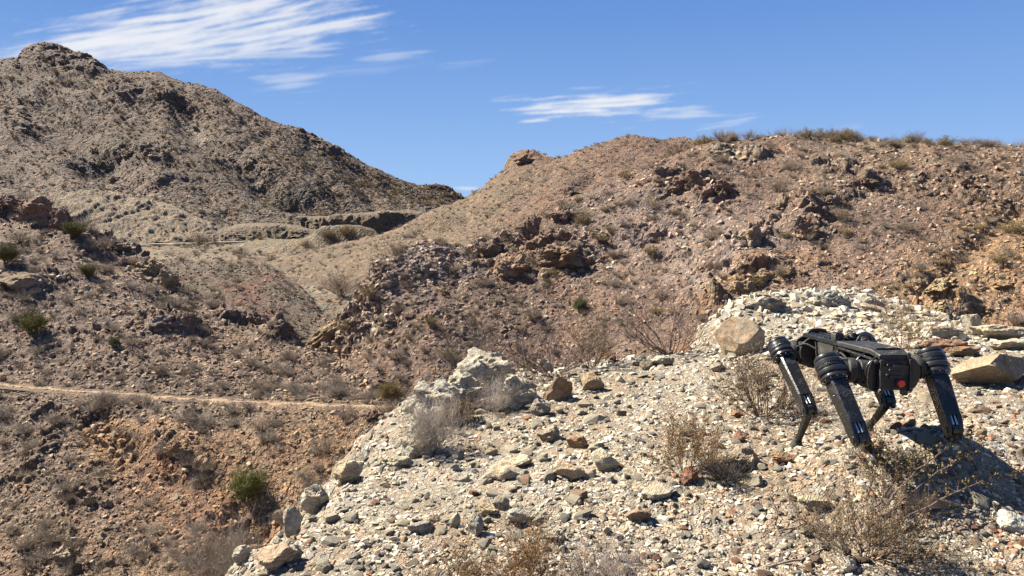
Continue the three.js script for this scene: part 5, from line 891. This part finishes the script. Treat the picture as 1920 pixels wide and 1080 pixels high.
  for (const [x, z, r, h] of [[.0, -.03, .014, .03], [.032, -.035, .016, .04], [.058, -.04, .015, .034]]) { const c = part('connector', [inBody(creased(lathe([[0, 0], [r, 0], [r, h * .5], [r * .82, h * .55], [r * .82, h], [r * .7, h + .002], [0, h + .002]], 20)).translate(x, topY, z))], matte); part('connector_ring', [inBody(new THREE.TorusGeometry(r * .95, .002, 6, 20).rotateX(Math.PI / 2).translate(x, topY + h * .5, z))], satin, c); }
  part('cable', [inBody(new THREE.TubeGeometry(new THREE.CatmullRomCurve3([V(-.05, topY + .03, -.03), V(-.02, topY + .02, -.05), V(.01, topY + .03, -.055), V(.035, topY + .05, -.04)]), 24, .003, 6))], rubber);
  part('side_panel', [inBody(bar3(-.079, -.0745, -.05, .058, -.2, -.02, .1))], skin([.055, .055, .054], .6)); part('side_panel', [inBody(bar3(.0745, .079, -.05, .058, -.2, -.02, .1))], skin([.055, .055, .054], .6));
  for (const x of [-.003, .018]) part('port', [inBody(new THREE.CylinderGeometry(.0052, .0052, .004, 12).rotateZ(Math.PI / 2).translate(-.0785, .035, x))], boltMat);
  // side shields: rounded plates across the body before and behind each hip
  for (const [z, sgn] of [[H - .012, 1], [-H + .1, -1], [-H + .012, 1], [H - .115, -1]]) for (const sx of [-1, 1]) {
    const sh = new THREE.Shape(); sh.moveTo(.045, .07); sh.quadraticCurveTo(.118, .062, .124, -.005); sh.quadraticCurveTo(.118, -.088, .05, -.092); sh.lineTo(.045, .07);
    const g = new THREE.ExtrudeGeometry(sh, { depth: .007, bevelEnabled: true, bevelSize: .003, bevelThickness: .003, bevelSegments: 2, curveSegments: 20 }).translate(0, 0, z - .003); if (sx < 0) { g.scale(-1, 1, 1); const ix = g.attributes.position.array; for (let i = 0; i < ix.length; i += 9) for (let k = 0; k < 3; k++) { const t = ix[i + 3 + k]; ix[i + 3 + k] = ix[i + 6 + k]; ix[i + 6 + k] = t; } g.computeVertexNormals(); }
    part('shield_plate', [inBody(g)], z > 0 ? satin : matte);
  }
  // frame rails, battery box, clips and hoses along the sides
  for (const sx of [-1, 1]) {
    const rail = (a, b, r) => inBody(rod(V(sx * a[0], a[1], a[2]), V(sx * b[0], b[1], b[2]), r, 10));
    part('frame_rail', [rail([.083, .06, .05], [.083, .052, H - .03], .007), rail([.083, .06, .05], [.083, -.05, .03], .006), rail([.083, .06, -.19], [.083, -.055, -.17], .006)], satin);
    part('battery_box', [inBody(bar3(sx < 0 ? -.088 : .06, sx < 0 ? -.06 : .088, -.055, .02, .04, H - .12, .2))], matte);
    part('hose', [inBody(new THREE.TubeGeometry(new THREE.CatmullRomCurve3([V(sx * .08, .03, .05), V(sx * .105, .045, .11), V(sx * .11, .03, .17), V(sx * .13, .0, .22)]), 24, .0045, 7))], rubber);
    part('hose', [inBody(new THREE.TubeGeometry(new THREE.CatmullRomCurve3([V(sx * .078, .02, -.2), V(sx * .11, .04, -.25), V(sx * .13, .02, -.3), V(sx * .15, .0, -.33)]), 24, .0045, 7))], rubber);
    for (const z of [-.17, -.11, -.05]) part('panel_bolt', [inBody(new THREE.CylinderGeometry(.003, .003, .004, 8).rotateZ(Math.PI / 2).translate(sx * .0805, -.04, z))], boltMat);
    part('vent_slat', [inBody(bar3(sx < 0 ? -.0825 : .0785, sx < 0 ? -.0785 : .0825, -.02, -.014, -.17, -.09, .2))], satin); part('vent_slat', [inBody(bar3(sx < 0 ? -.0825 : .0785, sx < 0 ? -.0785 : .0825, -.006, .0, -.17, -.09, .2))], satin);
  }
  for (const x of [-.045, .0, .045]) part('deck_rail', [inBody(bar3(x - .004, x + .004, topY + .003, topY + .011, -H + .06, -.11, .3))], satin, deck1);
  for (const [x, z] of [[-.066, .05], [.066, .05], [-.062, .16], [.062, .16], [-.058, .27], [.058, .27]]) part('deck_bolt', [inBody(new THREE.CylinderGeometry(.0035, .0035, .005, 8).translate(x, topY + .011, z))], boltMat, deck2);
  // the end facing the camera
  const end = part('end_plate', [inBody(bar3(-.072, .072, botY - .005, topY - .03, H - .012, H + .012, .1)), inBody(bar3(-.074, -.058, botY - .01, topY - .026, H + .012, H + .024, .2)), inBody(bar3(.058, .074, botY - .01, topY - .026, H + .012, H + .024, .2)), inBody(bar3(-.056, .056, -.012, .03, H + .012, H + .02, .2)), inBody(bar3(-.03, .03, -.03, -.015, H + .012, H + .018, .2))], matte);
  part('display_cover', [inBody(bar3(-.02, .034, .022, .034, H + .012, H + .034, .2))], satin, end); part('corner_cap', [inBody(creased(lathe([[0, 0], [.011, 0], [.013, .008], [.010, .016], [0, .018]], 16)).rotateX(Math.PI / 2).translate(-.07, botY - .008, H + .012))], satin, end); part('corner_cap', [inBody(creased(lathe([[0, 0], [.008, 0], [.008, .03], [0, .032]], 14)).translate(.062, topY - .03, H + .008))], satin, end);
  part('latch', [inBody(bar3(.035, .06, botY - .03, botY, H - .01, H + .012, .3))], satin, end); part('port_row', [-.045, -.035, -.048].map((x, k) => inBody(new THREE.CylinderGeometry(.0035, .0035, .006, 10).rotateX(Math.PI / 2).translate(x, .036 - k * .022, H + .022))), boltMat, end);
  const bt = part('emergency_button', [inBody(creased(lathe([[0, 0], [.0155, 0], [.0165, .003], [.0165, .010], [.014, .0135], [0, .0145]], 28)).rotateX(Math.PI / 2).translate(.018, -.048, H + .022))], red); part('button_collar', [inBody(creased(lathe([[.012, 0], [.021, 0], [.021, .007], [.0175, .010], [.012, .010]], 28)).rotateX(Math.PI / 2).translate(.018, -.048, H + .012))], satin, bt);
  part('cable', [inBody(new THREE.TubeGeometry(new THREE.CatmullRomCurve3([V(-.075, .055, H - .02), V(-.115, .04, H + .015), V(-.128, -.02, H + .018), V(-.11, -.075, H + .01), V(-.07, -.09, H + .01)]), 30, .0028, 6))], rubber); part('knob', [inBody(new THREE.SphereGeometry(.011, 16, 12).translate(-.085, .045, H + .004))], rubber);
  // legs: hip barrel point, knee, foot
  const legs = [
    { hip: [1556, 690, 3.30], knee: [1613, 822, 3.08], foot: [1624, 846, 3.30], side: -1, z: H - .06 },
    { hip: [1748, 679, 3.30], knee: [1788, 806, 3.12], foot: [1784, 829, 3.30], side: 1, z: H - .06 },
    { hip: [1464, 656, 3.96], knee: [1517, 767, 3.66], foot: [1493, 846, 3.78], side: -1, z: -H + .055 },
    { hip: [1622, 648, 3.96], knee: [1664, 752, 3.68], foot: [1626, 822, 3.92], side: 1, z: -H + .055 },
  ];
  for (const L of legs) {
    const hip = loc(...L.hip), knee = loc(...L.knee), fp = at(...L.foot), foot = V(fp.x, ledge.height(fp.x, fp.z), fp.z).sub(base).add(V(0, .026, 0)), d = knee.clone().sub(hip).normalize(), lat = V(1, 0, 0).addScaledVector(d, -d.x).normalize(), front = lat.clone().cross(d).multiplyScalar(-1).normalize(); if (front.z < 0) front.multiplyScalar(-1);
    const leg = new THREE.Group(); leg.name = 'leg'; robot.add(leg);
    const hipIn = V(L.side * .06, -.012, L.z).applyMatrix4(bodyM);
    // hip motor between shield and barrel
    const md = hip.clone().sub(hipIn), ml = md.length(), motor = creased(lathe([[0, 0], [.05, 0], [.052, .012], [.052, ml * .34], [.046, ml * .36], [.046, ml * .42], [.055, ml * .45], [.057, ml * .52], [.055, ml * .6], [.042, ml * .63], [.042, ml * .82], [.034, ml * .86], [0, ml * .9]], 36));
    mesh('hip_motor', join([along(motor, hipIn, md, V(0, 0, 1))]), matte, leg);
    mesh('motor_bracket', join([bar([{ o: hipIn.clone().addScaledVector(md, .12).add(V(0, .045, 0)), u: lat, v: bz, a: .03, b: .03 }, { o: hipIn.clone().addScaledVector(md, .3).add(V(0, -.05, 0)), u: lat, v: bz, a: .036, b: .034 }], .3), bar([{ o: hipIn.clone().addScaledVector(md, .5).add(V(0, .02, .02)), u: d, v: front, a: .04, b: .014 }, { o: hip.clone().addScaledVector(md, -.1), u: d, v: front, a: .034, b: .02 }], .3)]), satin, leg);
    // barrel of stacked rings, in line with the thigh
    const prof = [[0, 0], [.043, 0], [.052, .004], [.0555, .012], [.0555, .020], [.0525, .0225], [.0525, .0255], [.058, .028], [.0615, .034], [.0615, .050], [.0585, .051], [.0585, .0605], [.0615, .0615], [.0615, .066], [.058, .068], [.058, .071], [.063, .0735], [.0665, .080], [.0665, .090], [.063, .096], [.0565, .098], [.0565, .1015], [.0605, .1035], [.062, .108], [.062, .115], [.058, .119], [.049, .120], [.047, .131], [0, .131]];
    const o = hip.clone().addScaledVector(d, -.058), bg = along(creased(lathe(prof, 56), .4), o, d, front), barrel = mesh('hip_barrel', join([bg]), gloss, leg);
    const ribs = []; for (let k = 0; k < 52; k++) { const a = k / 52 * 6.2832; ribs.push(new THREE.BoxGeometry(.0032, .0088, .0026).translate(0, .0558, .0595).rotateY(a)); } mesh('rib_ring', along(join(ribs), o, d, front), satin, leg);
    const hb = []; for (let k = 0; k < 12; k++) hb.push(new THREE.CylinderGeometry(.0036, .0036, .006, 8).translate(.0535, .1215, 0).rotateY(k / 12 * 6.2832 + .2)); mesh('flange_bolt', along(join(hb), o, d, front), boltMat, leg);
    // thigh: chamfered box tube, forked round the knee
    const T = knee.clone().sub(hip).length(), P = (k) => hip.clone().addScaledVector(d, k), s = (k, a, b, fo = 0, la = 0) => ({ o: P(k).addScaledVector(front, fo).addScaledVector(lat, la), u: lat, v: front, a, b });
    mesh('thigh', join([bar([s(.068, .036, .036), s(.10, .0385, .038), s(T * .82, .035, .034, .002)], .2)]), satin, leg);
    mesh('knee_fork', join([-1, 1].map((q) => bar([s(T * .815, .0105, .0335, .002, q * .0245), s(T * .92, .0105, .03, .0, q * .0245), s(T * 1.03, .0095, .022, -.004, q * .0245), s(T * 1.09, .008, .01, -.008, q * .0235)], .3)).concat([bar([s(T * .815, .018, .008, -.024), s(T * .98, .018, .007, -.024)], .2)])), satin, leg);
    mesh('knee_rod', join([-1, 1].map((q) => rod(P(T * .82).addScaledVector(lat, q * .0085).addScaledVector(front, .022), P(T * .955).addScaledVector(lat, q * .0085).addScaledVector(front, .024), .0055))), steel, leg);
    mesh('knee_joint', join([rod(P(T).addScaledVector(lat, -.038), P(T).addScaledVector(lat, .038), .0135, 20), rod(P(T).addScaledVector(lat, -.013), P(T).addScaledVector(lat, .013), .024, 24)]), gloss, leg);
    for (const k of [.14, .3]) mesh('edge_bolt', plainGeo(along(new THREE.CylinderGeometry(.003, .003, .003, 8), P(.06 + T * k * 1.6).addScaledVector(lat, -.0385), lat, d)), boltMat, leg);
    // shank and foot
    const sd = foot.clone().sub(knee), sl = sd.length(), e = sd.clone().normalize(), sf = lat.clone().cross(e).normalize(), bow = sf.clone().multiplyScalar(sf.z > 0 ? .007 : -.007), Q = (k, a, b, w) => ({ o: knee.clone().addScaledVector(e, sl * k).addScaledVector(bow, w), u: lat, v: sf, a, b });
    mesh('shank', join([bar([Q(-.04, .0125, .022, 0), Q(.1, .0165, .023, .5), Q(.2, .0165, .019, 1), Q(.7, .0145, .0135, .7), Q(.95, .014, .013, 0)], .3)]), satin, leg);
    mesh('foot', join([along(creased(lathe([[0, -.026], [.026, -.025], [.0325, -.016], [.0315, -.004], [.026, .012], [.0195, .03], [.0165, .042], [0, .044]], 24), .7), foot, V(0, 1, 0).addScaledVector(e, -.35), V(0, 0, 1))]), dusty, leg);
  }
}

renderer.render(scene, camera);
